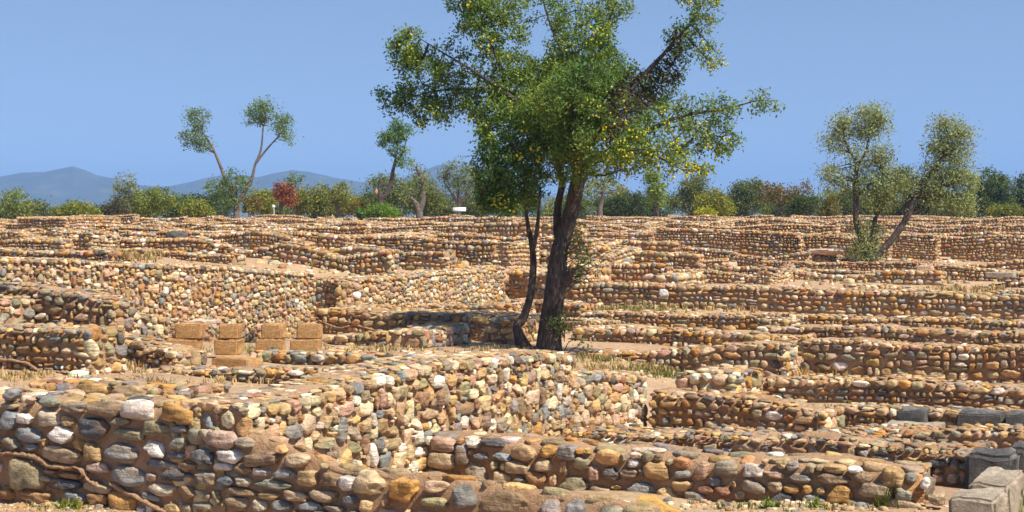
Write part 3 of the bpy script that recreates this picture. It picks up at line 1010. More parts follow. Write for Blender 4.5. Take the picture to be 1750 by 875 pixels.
# ------------------------------------------------------------------ the far rows of house walls
LAND = [(30, 'pale shrub at the left edge'), (130, 'low yellow-green bush'), (212, 'thin grey tree'), (260, 'broad green bush'), (340, 'small yellowish bush'), (405, 'two-tufted tree'),
        (485, 'dead red bush'), (540, 'wide yellow-green bush'), (600, 'small ochre bush'), (655, 'bright green bush'), (715, 'twisted pruned trunk'), (784, 'white info panel'), (860, 'hanging fruit branch'),
        (940, 'thick main trunk'), (1028, 'slender pale trunk'), (1120, 'short leafy trunk'), (1205, 'low yellow bush'), (1280, 'round-topped tree'), (1345, 'orange-leaved shrub'), (1420, 'rusty thin bush'),
        (1487, 'olive foot'), (1560, 'leaning olive limb'), (1620, 'tall olive mass'), (1690, 'dark tree by the right edge'), (1745, 'right edge trees')]
ORD = 'first second third fourth fifth sixth seventh eighth ninth tenth eleventh twelfth thirteenth fourteenth fifteenth sixteenth seventeenth eighteenth nineteenth twentieth'.split()
far = []
fr = np.random.default_rng(77)
SL1, TL1 = site(*at(541, 467, 26.0)[:2])


def far_ok(p):
    """keeps the generated rows clear of the walls placed one by one and of the olive foot"""
    x, y = p
    s, t = site(x, y)
    px, _ = project(np.array([x, y, 0.]))
    if px < -260 or px > PW + 260 or y > 93 or y < 27.5:
        return False
    if 1390 < px < 1600 and 37.5 < y < 43.9:
        return False
    if px > 930:
        return t > site(*at(1130, 486, 32.2)[:2])[1] + 1.3
    if s > S_L3 - .8:
        return t > 30.2 and not (px > 840 and t < 31.5)
    if s > S_L1 - 6:
        return t > 24.2
    return y > 29.5


t = 25.0
rows_t = []
while t < 116:
    rows_t.append(t)
    t += fr.uniform(1.6, 2.5) if t < 60 else fr.uniform(2.0, 2.9)
for ti in rows_t:
    s = -60 + fr.uniform(0, 4)
    while s < 12:
        Ls = fr.uniform(2.5, 8)
        tq = ti + fr.uniform(-.5, .5)
        if fr.random() < .9:
            # clip to where it may stand
            q = np.linspace(s, s + Ls, 23)
            okq = [far_ok(unsite(a, tq)) for a in q]
            if sum(okq) >= 9:
                i0 = okq.index(True); i1 = len(okq) - 1 - okq[::-1].index(True)
                far.append(('row', q[i0], q[i1], tq))
                if fr.random() < .5:
                    tl = fr.uniform(1.2, 2.6)
                    if far_ok(unsite(q[i1], ti + tl)) and far_ok(unsite(q[i1], ti)):
                        far.append(('cross', ti + .3, ti + tl, q[i1] + .35))
        s += Ls + fr.choice([.15, .3, 1.1, 1.6])
cand = []
for kind, a, b, c in far:
    if kind == 'row':
        P0, P1 = np.array(unsite(a, c)), np.array(unsite(b, c))
    else:
        P0, P1 = np.array(unsite(c, a)), np.array(unsite(c, b))
    mid = (P0 + P1) / 2
    zg = ground(mid[0], mid[1])
    px, py = project(np.array([mid[0], mid[1], float(zg) + .4]))
    e0 = project(np.array([*P0, float(zg) + .4]))[0]; e1 = project(np.array([*P1, float(zg) + .4]))[0]
    if px < -240 or px > PW + 240 or 0 < min(max(e0, e1), PW) - max(min(e0, e1), 0) < 30:
        continue
    cand.append((kind, P0, P1, float(px), float(py), mid))
cand.sort(key=lambda q: q[5] @ np.array([0, 1.0]), reverse=True)
seen_l = {}
for k, (kind, P0, P1, px, py, mid) in enumerate(cand):
    L = float(np.linalg.norm(P1 - P0))
    nseg = max(2, int(L / 1.2))
    us = np.linspace(0, L, nseg + 1)
    pp = P0[None] + us[:, None] * ((P1 - P0) / L)[None]
    zg = ground(pp[:, 0], pp[:, 1])
    hb = fr.uniform(.55, .95) if mid[1] < 74 else fr.uniform(.42, .62)
    if px > 900 and mid[1] < 47:
        hb = fr.uniform(.28, .48)
    if px < 880 and mid[1] < 56:
        hb *= .62
    base = zg.mean() * .6 + zg * .4
    tops = list(zip(us, base + hb + fr.uniform(-.05, .05, len(us)) + fr.choice([0, -.12, -.22], len(us), p=[.7, .18, .12])))
    near_l = min(LAND, key=lambda q: abs(q[0] - px))[1]
    sz = 'long' if L > 7 else 'short' if L < 4 else 'mid-length'
    kd = 'rubble wall' if kind == 'row' else 'sunlit cross wall'
    key = (near_l, kd)
    i = seen_l[key] = seen_l.get(key, 0) + 1
    tag = ORD[i - 1] if i <= 20 else 'last'
    lab = f'{sz} {kd}, {tag} down below the {near_l}'
    pal = W_WARM if fr.random() < .3 else W_FAR if fr.random() < .7 else W_DEF
    if kind == 'cross':
        pal = W_PALE
    d = mid[1]
    wall(lab, P0, P1, tops, fr.uniform(.34, .46), fr.uniform(.088, .12), 900 + k, wts=pal, gap=.008, group='low ruin walls on the far slope', jag=.028,
         tall=.2, aspect=1.35, capdense=1.0)
print('walls', len(NEAR) + len(cand), 'stones', STONE_COUNT[0])


# ------------------------------------------------------------------ ground sheet
def ground_mesh():
    ys = np.concatenate([np.arange(-14, 7, .7), np.arange(7, 30, .12), np.arange(30, 60, .3), np.arange(60, 130, .8), np.geomspace(130, 4200, 40)])
    xs_u = np.linspace(-1, 1, 330)
    X, Y = [], []
    for y in ys:
        w = max(9.0, abs(y) * .46 + 3)
        if y > 130:
            w = w + (y - 130) * .6
        X.append(xs_u * w)
        Y.append(np.full(330, y))
    X = np.array(X); Y = np.array(Y)
    Z = ground(X, Y)
    V = np.stack([X, Y, Z], -1).reshape(-1, 3)
    n, m = X.shape
    i = np.arange(n - 1)[:, None] * m + np.arange(m - 1)[None]
    q = np.stack([i, i + 1, i + m + 1, i + m], -1).reshape(-1, 4)
    return props(mesh_obj('ground', V, q, M_SOIL), kind='structure')


ground_mesh()


# ------------------------------------------------------------------ blocks
def block(label, cx, y_top, y_bot, w_px, Y, depth, mat, name='stone_block', rough=.008, rz=None, cat='stone block', tilt=0.0, group=None, seed=0, worn=.014):
    """dressed block; (cx, y) the picture place of its face, w_px its face width."""
    r = np.random.default_rng(seed + int(cx * 7 + y_top))
    a = at(cx, y_bot, Y); b = at(cx, y_top, Y)
    w = w_px * Y / F; h = b[2] - a[2]
    import bmesh
    bm = bmesh.new()
    bmesh.ops.create_cube(bm, size=1)
    for v in bm.verts:
        v.co = (v.co.x * w, (v.co.y + .5) * depth, (v.co.z + .5) * h)
    bmesh.ops.bevel(bm, geom=list(bm.edges), offset=min(worn, h * .08 if worn < .02 else h * .2), segments=3, affect='EDGES')
    bmesh.ops.subdivide_edges(bm, edges=[e for e in bm.edges if e.calc_length() > .06], cuts=5, use_grid_fill=True)
    for v in bm.verts:
        n = float(snoise(v.co.x + cx, v.co.y, v.co.z + y_top, 14)) * rough + float(snoise(v.co.x + cx, v.co.y, v.co.z, 37, 4)) * rough * .6
        v.co += v.normal * n if v.normal.length else Vector((0, 0, 0))
        v.co += Vector((n, n, n * .6))
    me = bpy.data.meshes.new(name)
    bm.to_mesh(me); bm.free()
    for p in me.polygons:
        p.use_smooth = False
    me.materials.append(mat)
    o = bpy.data.objects.new(name, me)
    o.location = a
    o.rotation_euler = (tilt, 0, -PHI if rz is None else rz)
    C.objects.link(o)
    return props(o, label, cat, group)


STK = [(320, 48, 311, 57, 'first'), (391, 36, 386, 45, 'second'), (463, 36, 457, 43, 'third'), (526, 40, 520, 50, 'fourth')]
for j, (cu, wu, cl, wl, o_) in enumerate(STK):
    Yb = 18.5 + j * .1
    block(f'lower ochre sandstone block of the {o_} stack counted from the left', cl, 580, 607, wl, Yb, .21, M_OCHRE, seed=j, rough=.007, rz=-R(10) + .04 * math.sin(j * 5))
    block(f'upper ochre sandstone block of the {o_} stack counted from the left', cu, 554, 579.4, wu, Yb + .02, .19, M_OCHRE, seed=j + 9, rough=.007, rz=-R(10) - .05 * math.sin(j * 3 + 1))
block('long ochre sandstone slab lying in front of the second stack', 392, 613, 629, 76, 16.6, .3, M_OCHRE, name='stone_slab')
block('pale flat capstone lying on the first sandstone stack top', 330, 549, 554.5, 46, 18.75, .34, M_PALE, name='stone_slab')
block('weathered grey squared block at the bottom right corner, front one', 1662, 850, 905, 82, 9.15, .36, M_GREY, rough=.008, worn=.022)
block('tall weathered grey squared block behind the front corner block', 1690, 827, 905, 70, 9.6, .62, M_GREY, rough=.008, worn=.022)
block('black marble block with chipped top at the end of the dark wall', 1690, 776, 850, 84, 11.0, .3, M_DARK, rough=.012, worn=.035)
block('second black marble block half hidden behind the first at the right edge', 1738, 765, 840, 36, 11.6, .4, M_DARK, rough=.012, worn=.035)
block('dark dressed stone in the low wall by the weedy patch, largest', 1552, 703, 730, 42, 15.3, .4, M_DARK, rough=.014)
block('wide dark dressed stone at the right end of the weedy patch', 1672, 708, 736, 72, 14.8, .4, M_DARK, rough=.014)
block('dark dressed stone touching the right picture edge', 1740, 710, 738, 44, 14.5, .4, M_DARK, rough=.014)
block('pale grey flat slab lying in the weedy patch', 1555, 728, 738, 90, 14.9, .35, M_GREY, name='stone_slab')
block('pale tilted slab on the slope left of the olive', 1245, 452, 462, 20, 44, .25, M_PALE, name='stone_slab', tilt=.3)
block('bluish white slab lying on the slope at the right edge', 1708, 466, 474, 46, 38, .4, M_GREY, name='stone_slab')
block('pale squared block standing on the slope right of the olive foot', 1578, 455, 472, 24, 40, .5, M_PALE)
block('pinkish squared block on the slope left of the main tree', 757, 428, 442, 28, 46, .6, M_PALE)
block('pinkish squared stone on the slope above the pale walls', 583, 420, 434, 24, 48, .6, M_PALE)


def boulder(label, cx, cy, w, h, Y, col, seed, mat=None, name='boulder', cat='boulder'):
    r = np.random.default_rng(seed)
    d, f = ico(4)
    p = 2.6
    rad = (np.abs(d) ** p).sum(1) ** (-1 / p)
    for _ in range(9):
        n = r.normal(size=3); n /= np.linalg.norm(n)
        dn = d @ n
        rad = np.minimum(rad, np.where(dn > .05, r.uniform(.7, .95) / np.maximum(dn, .05), 9))
    for fq, am in ((2, .06), (5, .04), (11, .02)):
        kk = r.normal(size=(5, 3)) * fq
        rad = rad * (1 + am * np.sin(d @ kk.T + r.uniform(0, 6, 5)).sum(1) / 2)
    v = d * rad[:, None] * .5 * np.array([w, (w + h) / 2, h]) * Y / F
    c = at(cx, cy, Y)
    o = mesh_obj(name, v, f, mat or M_STONE, np.tile(np.array([*col, .4]), (len(v), 1)))
    o.location = c
    return props(o, label, cat)


boulder('dark grey boulder lying alone on the upper slope', 306, 407, 40, 27, 37, (.10, .095, .095), 3)
boulder('pinkish mound of eroded mortar on the slope by the olive', 1415, 431, 72, 14, 44, (.55, .36, .26), 5, M_PALE, 'mortar_mound', 'mound')
boulder('large pale round cobble in the long wall right of the trunk', 1134, 503, 17, 19, 31.6, (.6, .55, .5), 7, None, 'boulder')
boulder('white quartz cobble on the low wall of the dry grass patch', 1187, 645, 12, 14, 18.3, (.72, .68, .62), 8)


# ------------------------------------------------------------------ foliage
def leaves_mesh(c, size, r, cols, up=.35, ratio=.45):
    n = len(c)
    a = r.normal(size=(n, 3)); a /= np.linalg.norm(a, axis=1)[:, None]
    nn = r.normal(size=(n, 3)); nn[:, 2] += up * 2
    b = np.cross(a, nn); b /= np.linalg.norm(b, axis=1)[:, None] + 1e-9
    L = (size * r.uniform(.7, 1.3, n))[:, None]
    a = a * L * .5; b = b * L * .5 * ratio
    nrm = np.cross(a, b); nrm /= np.linalg.norm(nrm, axis=1)[:, None] + 1e-9
    V = np.stack([c - a, c + b + nrm * L * .04, c + a, c - b + nrm * L * .04], 1).reshape(-1, 3)
    q = np.arange(n * 4).reshape(n, 4)
    col = np.concatenate([np.repeat(cols, 4, 0), np.ones((n * 4, 1))], 1)
    return V, q, col


def leaf_cols(n, base, r, var=.25, hue=.12):
    base = np.asarray(base, float)
    c = base[None] * r.uniform(1 - var, 1 + var, (n, 1)) * (1 + hue * r.normal(size=(n, 3)) * np.array([1, .5, .8]))
    return np.clip(c, .008, .9)


def clump_points(lobes, ncl, per, r, Y, spread=.55, shell=.35, size=.5):
    """clump centres in the picture-space ellipsoids lobes (px, py, rx, ry, depth offset m), leaves around them."""
    w = np.array([l[2] * l[3] for l in lobes], float)
    w /= w.sum()
    k = r.choice(len(lobes), ncl, p=w)
    cs, ls = [], []
    for i in k:
        px, py, rx, ry = lobes[i][:4]
        dy = lobes[i][4] if len(lobes[i]) > 4 else 0
        y0 = Y + dy
        c = at(px, py, y0)
        R3 = np.array([rx, (rx + ry) / 2, ry]) * y0 / F
        d = r.normal(size=3); d /= np.linalg.norm(d)
        rr = r.uniform(shell, 1) ** .6
        cs.append(c + d * R3 * rr)
        ls.append(R3.min())
    cs = np.array(cs); ls = np.array(ls)
    cnt = np.maximum(3, (per * r.uniform(.4, 1.6, ncl)).astype(int))
    idx = np.repeat(np.arange(ncl), cnt)
    sp = (size * r.uniform(.6, 1.3, ncl))[idx][:, None]
    P = cs[idx] + r.normal(size=(len(idx), 3)) * sp * np.array([1, 1, .75])
    return cs, P, idx


def bush(label, base, lobes, Y, color, seed, ncl=60, per=22, leaf=.13, csz=.2, stems=9, name='bush', cat='bush', bark=None, trunk=None, stem_r=.03, shell=.3,
         ratio=.5, color2=None, twig=.35, mat=None, trunks=None, cuts=None, nodes=0):
    """plant with a trunk mesh (stems and twigs reaching into the crown) and a crown of small leaves in clumps."""
    r = np.random.default_rng(seed)
    if color not in (G_OL, G_YL, G_MD, G_DK, G_RD, G_OR):
        color = tuple(q * k_ for q, k_ in zip(color, (1.7, 1.85, 1.2)))
    bp = at(base[0], base[1], Y)
    gz = float(ground(bp[0], bp[1]))
    bp[2] = min(bp[2], gz) if trunk is None else min(bp[2], gz)
    root = empty(name, bp)
    props(root, label, cat)
    cs, P, idx = clump_points(lobes, ncl, per, r, Y, size=csz, shell=shell)
    bag = Bag()
    tips = []
    if trunks:
        for line in trunks:
            pts = np.array([at(a, b, Y + (dd if dd is not None else 0)) for a, b, _, dd in [(q + (0,))[:4] for q in line]])
            if line[0][1] >= base[1] - 3:
                pts[0][2] = min(pts[0][2], float(ground(pts[0][0], pts[0][1])) - .05)
            rad = np.array([q[2] for q in line]) * Y / F
            V, Fq = tube_mesh(pts, rad, 9, sub=5, wob=float(rad.min()) * .05, seed=seed)
            bag.add(V, Fq)
            tips.append(pts)
    nodes_p = np.concatenate(tips) if tips else None
    for i in r.choice(len(cs), min(stems, len(cs)), replace=False):
        tgt = cs[i]
        if nodes_p is not None:
            cand_ = nodes_p[nodes_p[:, 2] < tgt[2] + .1]
            src = cand_[np.argmin(((cand_ - tgt) ** 2).sum(1))] if len(cand_) else nodes_p[-1]
        else:
            src = bp + np.array([r.normal() * .12, r.normal() * .12, -.05])
        m1 = src + (tgt - src) * .35 + np.array([0, 0, .08 * np.linalg.norm(tgt - src)]) + r.normal(size=3) * .05 * np.linalg.norm(tgt - src)
        m2 = src + (tgt - src) * .7 + r.normal(size=3) * .05 * np.linalg.norm(tgt - src)
        V, Fq = tube_mesh(np.array([src, m1, m2, tgt]), np.array([1, .7, .45, .2]) * stem_r, 5, sub=3)
        bag.add(V, Fq)
    bag.build('trunk', bark or M_BARK2, root, bp)
    n = len(P)
    cc = leaf_cols(n, color, r)
    ccl = r.uniform(.75, 1.25, len(cs))[idx][:, None]
    cc = cc * ccl
    if color2 is not None:
        pk = (r.random(len(cs)) < twig)[idx]
        cc[pk] = leaf_cols(int(pk.sum()), color2, r)
    ok = P[:, 2] > bp[2] + .02
    P, cc = P[ok], np.clip(cc[ok], .01, .8)
    V, q, col = leaves_mesh(P, np.full(len(P), leaf), r, cc, ratio=ratio)
    o = mesh_obj('crown', V, q, mat or M_LEAF, col, smooth=False)
    o.parent = root
    o.location = -Vector(bp)
    for (a, b, rad) in cuts or []:
        c = at(a, b, Y - .03)
        d, f = ico(2)
        v = d * np.array([1, .35, .9]) * rad * Y / F
        co = mesh_obj('cut_face', v + c, f, M_CUT)
        co.parent = root
        co.location = -Vector(bp)
    return root


G_OL = (.165, .185, .075)
G_YL = (.25, .265, .04)
G_MD = (.12, .17, .035)
G_DK = (.065, .095, .028)
G_RD = (.27, .10, .05)
G_OR = (.24, .165, .045)
YC = 96.0
SH = [
    ('pale grey-green shrub at the left edge of the skyline', (28, 378), [(25, 345, 28, 22), (45, 358, 18, 12), (10, 355, 18, 16)], 92, (.12, .14, .06), dict(ncl=70)),
    ('low yellow-green bush left of the thin grey tree', (128, 378), [(132, 358, 34, 13), (105, 363, 22, 9), (155, 364, 16, 9)], 92, G_YL, dict(ncl=80, color2=G_MD)),
    ('purplish brown leafless bush between two green bushes', (182, 378), [(182, 362, 24, 11), (198, 352, 16, 12)], 95, (.05, .045, .035), dict(ncl=50, name='bush')),
    ('thin grey tree rising above the green bushes on the left', (214, 376), [(212, 312, 22, 18), (225, 325, 18, 14), (200, 325, 14, 14), (215, 345, 20, 14)], 97, (.13, .13, .08), dict(ncl=60, per=14, csz=.16, stems=24, name='small_tree', cat='tree')),
    ('broad green bush beside the thin grey tree', (258, 378), [(252, 345, 34, 24), (275, 340, 22, 20), (235, 355, 20, 18)], 98, (.105, .125, .03), dict(ncl=130, color2=G_YL)),
    ('dark green rounded bush with yellowish skirt', (310, 378), [(306, 348, 20, 18), (318, 356, 18, 14)], 100, G_MD, dict(ncl=70)),
    ('small yellowish bush beside the two-tufted tree', (338, 378), [(338, 355, 22, 14), (322, 360, 14, 11), (352, 362, 14, 10)], 99, G_YL, dict(ncl=70)),
    ('rusty low bush beside the stump of the two-tufted tree', (428, 376), [(426, 350, 16, 16), (438, 345, 10, 12)], 97, (.11, .065, .03), dict(ncl=50, color2=G_YL, csz=.16)),
    ('yellow-green bush between rusty bush and dead red bush', (450, 376), [(452, 345, 20, 20)], 101, G_YL, dict(ncl=70)),
    ('dead red bush with bare dark stump', (483, 376), [(486, 332, 15, 18), (494, 340, 10, 13), (478, 322, 9, 9)], 94, G_RD, dict(ncl=60, per=30, csz=.16, trunks=[[(481, 376, 3), (480, 350, 3), (478, 325, 2), (472, 312, 1.2)]])),
    ('sparse sapling rising behind the dead red bush', (500, 376), [(503, 306, 16, 11), (498, 318, 10, 9)], 104, (.10, .12, .05), dict(ncl=30, per=10, csz=.16, stems=14, name='small_tree', cat='tree')),
    ('wide yellow-green bush at the centre of the left skyline', (535, 378), [(528, 342, 26, 24), (552, 336, 16, 20), (512, 348, 14, 18), (555, 355, 18, 14)], 100, (.15, .14, .035), dict(ncl=140, color2=G_MD)),
    ('small greyish tree with a bare pale trunk', (578, 376), [(582, 330, 20, 16), (575, 342, 12, 12), (590, 345, 14, 12)], 98, (.13, .13, .05), dict(ncl=60, stems=14, name='small_tree', cat='tree', trunks=[[(580, 376, 3), (577, 355, 2.5), (579, 338, 1.5)]])),
    ('small ochre bush left of the pruned trunk', (610, 376), [(606, 352, 18, 16), (595, 360, 12, 10), (622, 360, 10, 11)], 101, (.16, .13, .03), dict(ncl=70)),
    ('big grey willowy bush behind the pruned trunk', (655, 376), [(645, 325, 24, 26), (665, 320, 22, 24), (650, 350, 32, 20), (685, 330, 16, 24)], 101, (.105, .115, .055), dict(ncl=170, csz=.22)),
    ('big olive-green bush behind the twisted pruned trunk', (725, 376), [(712, 330, 24, 32), (738, 335, 18, 28), (725, 352, 34, 16)], 102, (.10, .105, .04), dict(ncl=170, csz=.22)),
    ('low bush behind the white info panel', (768, 376), [(768, 356, 26, 11), (815, 355, 24, 12)], 104, (.085, .09, .045), dict(ncl=80)),
    ('tall airy grey tree above the white info panel', (785, 372), [(782, 292, 32, 24), (802, 305, 24, 24), (765, 308, 20, 20), (790, 325, 34, 18)], 99, (.10, .115, .07), dict(ncl=110, per=14, csz=.2, stems=50, stem_r=.045, name='grey_tree', cat='tree', trunks=[[(786, 372, 4), (784, 345, 3.2), (782, 320, 2.4)], [(785, 352, 3), (800, 325, 2), (812, 305, 1.2)], [(784, 350, 2.4), (768, 325, 1.6), (758, 310, 1)]])),
    ('bright green bush growing on the crest wall below the pruned trunk', (652, 378), [(648, 361, 17, 11), (664, 363, 15, 9), (634, 364, 9, 8)], 82, (.10, .15, .03), dict(ncl=90, per=34, csz=.13, leaf=.11)),
    ('small dark green tuft beside the bright green bush', (617, 378), [(617, 366, 6, 8)], 84, (.05, .085, .03), dict(ncl=16, csz=.1)),
    ('dull green bush right behind the thick trunk', (1000, 376), [(1000, 340, 28, 24), (975, 350, 20, 18), (1040, 348, 22, 20)], 103, (.085, .10, .035), dict(ncl=120)),
    ('dark bush between slender pale trunk and short leafy trunk', (1075, 376), [(1072, 345, 30, 22), (1050, 352, 20, 16), (1092, 350, 18, 16)], 102, (.05, .065, .03), dict(ncl=120)),
    ('small tree with slender pale trunk', (1026, 376), [(1030, 312, 22, 16), (1050, 322, 16, 12), (1012, 320, 14, 12)], 93, (.14, .14, .045), dict(ncl=50, per=14, stems=16, name='small_tree', cat='tree', trunks=[[(1024, 376, 6), (1026, 355, 4.5), (1030, 335, 3.2), (1032, 312, 1.6)]])),
    ('short dark trunk clad in bright leaves', (1121, 374), [(1120, 320, 15, 24), (1122, 345, 13, 12), (1112, 305, 12, 12)], 95, (.12, .15, .04), dict(ncl=70, name='small_tree', cat='tree', trunks=[[(1121, 374, 6.5), (1121, 356, 5), (1121, 330, 3)]], bark=M_BARK)),
    ('grey feathery tall bush left of the low yellow bush', (1185, 376), [(1180, 325, 20, 22), (1195, 318, 16, 18), (1165, 345, 26, 18)], 101, (.105, .11, .05), dict(ncl=110, stems=24)),
    ('sprawling yellow-green bush under the fruit branch tip', (1222, 378), [(1222, 345, 26, 22), (1240, 355, 18, 14), (1205, 350, 18, 18)], 99, (.15, .145, .03), dict(ncl=120)),
    ('low bright yellow bush on the crest', (1206, 377), [(1205, 364, 18, 8)], 92, (.22, .20, .02), dict(ncl=36, csz=.12)),
    ('round-topped grey-green tree right of the crest gap', (1280, 378), [(1278, 322, 30, 14), (1295, 330, 22, 16), (1262, 338, 20, 18), (1285, 350, 32, 18)], 102, (.085, .095, .045), dict(ncl=170, name='round_tree', cat='tree')),
    ('orange-leaved shrub with upright shoots', (1345, 378), [(1340, 335, 26, 18), (1325, 325, 8, 12), (1362, 330, 8, 14), (1378, 322, 6, 12), (1308, 332, 12, 20)], 97, G_OR, dict(ncl=110, per=16, color2=(.12, .11, .03), stems=20)),
    ('dark green dense bush right of the orange shrub', (1378, 378), [(1376, 350, 22, 18), (1360, 355, 18, 14)], 95, (.05, .062, .022), dict(ncl=100)),
    ('rusty thin bush left of the olive', (1420, 378), [(1422, 350, 10, 20), (1410, 358, 12, 12)], 98, (.12, .09, .03), dict(ncl=50, color2=G_MD)),
    ('grey-green bush behind the olive trunk', (1450, 378), [(1448, 345, 24, 24), (1475, 352, 22, 18)], 101, (.085, .095, .05), dict(ncl=110)),
    ('yellow-green bush between the two olive limbs', (1520, 378), [(1515, 355, 26, 14), (1540, 362, 20, 9), (1495, 358, 16, 12)], 100, (.12, .125, .035), dict(ncl=90)),
    ('dark round tree behind the leaning olive limb', (1545, 380), [(1545, 305, 24, 22), (1560, 325, 24, 24), (1575, 350, 34, 22), (1590, 330, 24, 30)], 99, (.055, .07, .032), dict(ncl=230, name='round_tree', cat='tree', stem_r=.06)),
    ('dark tree near the right picture edge', (1692, 380), [(1690, 312, 28, 22), (1710, 320, 22, 22), (1680, 340, 30, 28), (1710, 350, 28, 22)], 97, (.055, .072, .035), dict(ncl=230, name='dark_tree', cat='tree', stem_r=.06)),
    ('dark tree cut by the right picture edge', (1752, 380), [(1752, 325, 18, 26), (1742, 348, 16, 20)], 99, (.045, .06, .03), dict(ncl=110, name='dark_tree', cat='tree')),
    ('yellow-tinged bush at the right end of the skyline', (1722, 378), [(1722, 362, 24, 11), (1700, 364, 18, 9)], 93, (.13, .12, .03), dict(ncl=60, color2=G_MD)),
    ('greyish bush at the foot of the tall olive mass', (1640, 380), [(1642, 360, 26, 14), (1610, 366, 20, 10)], 93, (.085, .095, .05), dict(ncl=80)),
]
for k, (lab, base, lobes, Y, colr, ex) in enumerate(SH):
    ex = dict(dict(leaf=.15, csz=.19, per=24, stems=8), **ex)
    ex['ncl'] = int(ex['ncl'] * 1.7)
    bush(lab, base, lobes, Y, colr, 2000 + k, **ex)

tr = np.random.default_rng(909)
for k in range(40):
    px = -20 + k * 46 + tr.uniform(-14, 14)
    Yb = tr.uniform(108, 124)
    tp = (350 if px < 320 else 330) + tr.uniform(-10, 10)
    lb = [(px, (tp + 372) / 2, tr.uniform(24, 36), (372 - tp) / 2), (px + tr.uniform(-24, 24), tp + 16, 18, 11), (px + tr.uniform(-26, 26), 366, 26, 8)]
    bush('low thicket bush filling the gaps behind the skyline shrubs', (px, 382), lb, Yb, [G_MD, G_YL, G_OL, G_DK, G_MD][k % 5], 4000 + k, ncl=120, per=26, leaf=.17, csz=.24, stems=5, name='thicket_bush')
for o_ in bpy.data.objects:
    if o_.name.startswith('thicket_bush'):
        o_['group'] = 'bushes of the thicket behind the ruins'

# the two-tufted tree, the pruned trees, the olive
bush('two-tufted tree with long bare limbs above a pruned stump', (404, 376),
     [(335, 205, 20, 20), (330, 232, 22, 20), (348, 192, 12, 12), (345, 245, 14, 14), (450, 190, 30, 18), (440, 205, 20, 14), (485, 212, 20, 18), (490, 235, 14, 18), (455, 178, 18, 10),
      (395, 312, 28, 22), (375, 325, 24, 18), (420, 320, 20, 18), (385, 345, 30, 18)], 88, (.085, .115, .05), 3001, ncl=320, per=28, leaf=.13, csz=.2, stems=90, stem_r=.028, name='pruned_tree', cat='tree', bark=M_BARK2,
     trunks=[[(404, 376, 6), (404, 350, 5), (402, 335, 4.5), (400, 319, 4)], [(404, 350, 4.5), (412, 335, 3), (420, 325, 2.5)], [(402, 345, 4), (388, 315, 3), (376, 282, 2.6), (362, 250, 2), (345, 225, 1.2)],
             [(406, 348, 4), (428, 312, 2.8), (436, 282, 2.2), (446, 255, 1.8), (450, 215, 1.2)], [(438, 278, 2), (456, 255, 1.6), (474, 235, 1.2), (486, 220, .8)], [(368, 262, 1.8), (350, 250, 1.3), (332, 240, .8)]], cuts=[(400, 318, 4)])
bush('pruned tree with one leafy tuft and an orange cut scar', (653, 376),
     [(672, 232, 20, 16), (690, 225, 16, 13), (660, 240, 12, 12), (680, 258, 16, 12), (690, 278, 14, 10), (676, 212, 12, 8)], 90, (.075, .12, .05), 3002, ncl=130, per=26, leaf=.14, csz=.16, stems=40, stem_r=.028, name='pruned_tree', cat='tree', bark=M_BARK,
     trunks=[[(652, 376, 5), (651, 345, 5), (660, 332, 4.5), (668, 312, 4), (672, 290, 3), (676, 272, 2), (680, 245, 1.4)], [(651, 348, 4), (648, 325, 3.5), (651, 305, 2.5)], [(672, 285, 2), (688, 262, 1.4), (694, 240, .9)]], cuts=[(645, 328, 5)])
bush('twisted pruned trunk with thin leafy shoots', (716, 379),
     [(712, 300, 16, 20), (700, 330, 18, 20), (724, 310, 12, 20), (715, 340, 14, 14), (708, 282, 8, 8)], 88, (.11, .125, .05), 3003, ncl=60, per=14, leaf=.13, csz=.17, stems=34, stem_r=.025, name='pruned_tree', cat='tree', bark=M_BARK2,
     trunks=[[(717, 379, 7), (716, 360, 6), (708, 345, 4.5), (698, 335, 3)], [(716, 362, 6), (722, 345, 5), (722, 325, 4), (720, 305, 3.5), (712, 288, 2.8)], [(722, 320, 3), (727, 308, 2.4)]], cuts=[(726, 306, 3)])
bush('grey-green olive tree forking low, with one limb leaning far out', (1487, 462),
     [(1440, 208, 22, 20), (1432, 232, 18, 20), (1488, 198, 26, 20), (1500, 215, 22, 18), (1478, 228, 22, 16), (1428, 250, 22, 14), (1460, 262, 18, 14), (1500, 262, 24, 16), (1512, 285, 20, 20), (1470, 285, 22, 14),
      (1418, 300, 18, 18), (1440, 310, 20, 14), (1490, 315, 30, 22), (1520, 325, 30, 22), (1505, 345, 26, 16), (1548, 310, 16, 18),
      (1605, 212, 16, 18), (1625, 225, 26, 22), (1648, 232, 16, 18), (1608, 255, 22, 22), (1635, 265, 26, 24), (1600, 290, 22, 20), (1630, 305, 30, 24), (1655, 310, 14, 24), (1600, 330, 30, 24), (1640, 345, 24, 24),
      (1478, 415, 20, 16), (1470, 390, 9, 18), (1488, 435, 16, 12), (1498, 392, 8, 14), (1465, 432, 12, 10)], 43.5, (.165, .175, .12), 3004, ncl=900, per=34, leaf=.088, csz=.16, stems=190, stem_r=.022, name='olive_tree', cat='tree', bark=M_BARK, shell=.2, ratio=.35,
     color2=(.16, .155, .055), twig=.16,
     trunks=[[(1487, 462, 11), (1485, 448, 9), (1482, 435, 8), (1472, 408, 5), (1463, 380, 5), (1463, 340, 5), (1462, 310, 4), (1464, 280, 3), (1455, 262, 2.4), (1442, 235, 1.5)], [(1488, 450, 9), (1494, 425, 6), (1492, 400, 5.5), (1496, 372, 4)],
             [(1490, 450, 9), (1506, 430, 6.5), (1530, 402, 6), (1552, 368, 5.5), (1562, 340, 5), (1585, 305, 4), (1610, 270, 3), (1622, 235, 2)], [(1464, 285, 3), (1478, 262, 2), (1486, 230, 1.2)], [(1463, 335, 3), (1490, 315, 2), (1510, 300, 1.4)], [(1575, 320, 3), (1610, 320, 2), (1640, 310, 1.3)]])


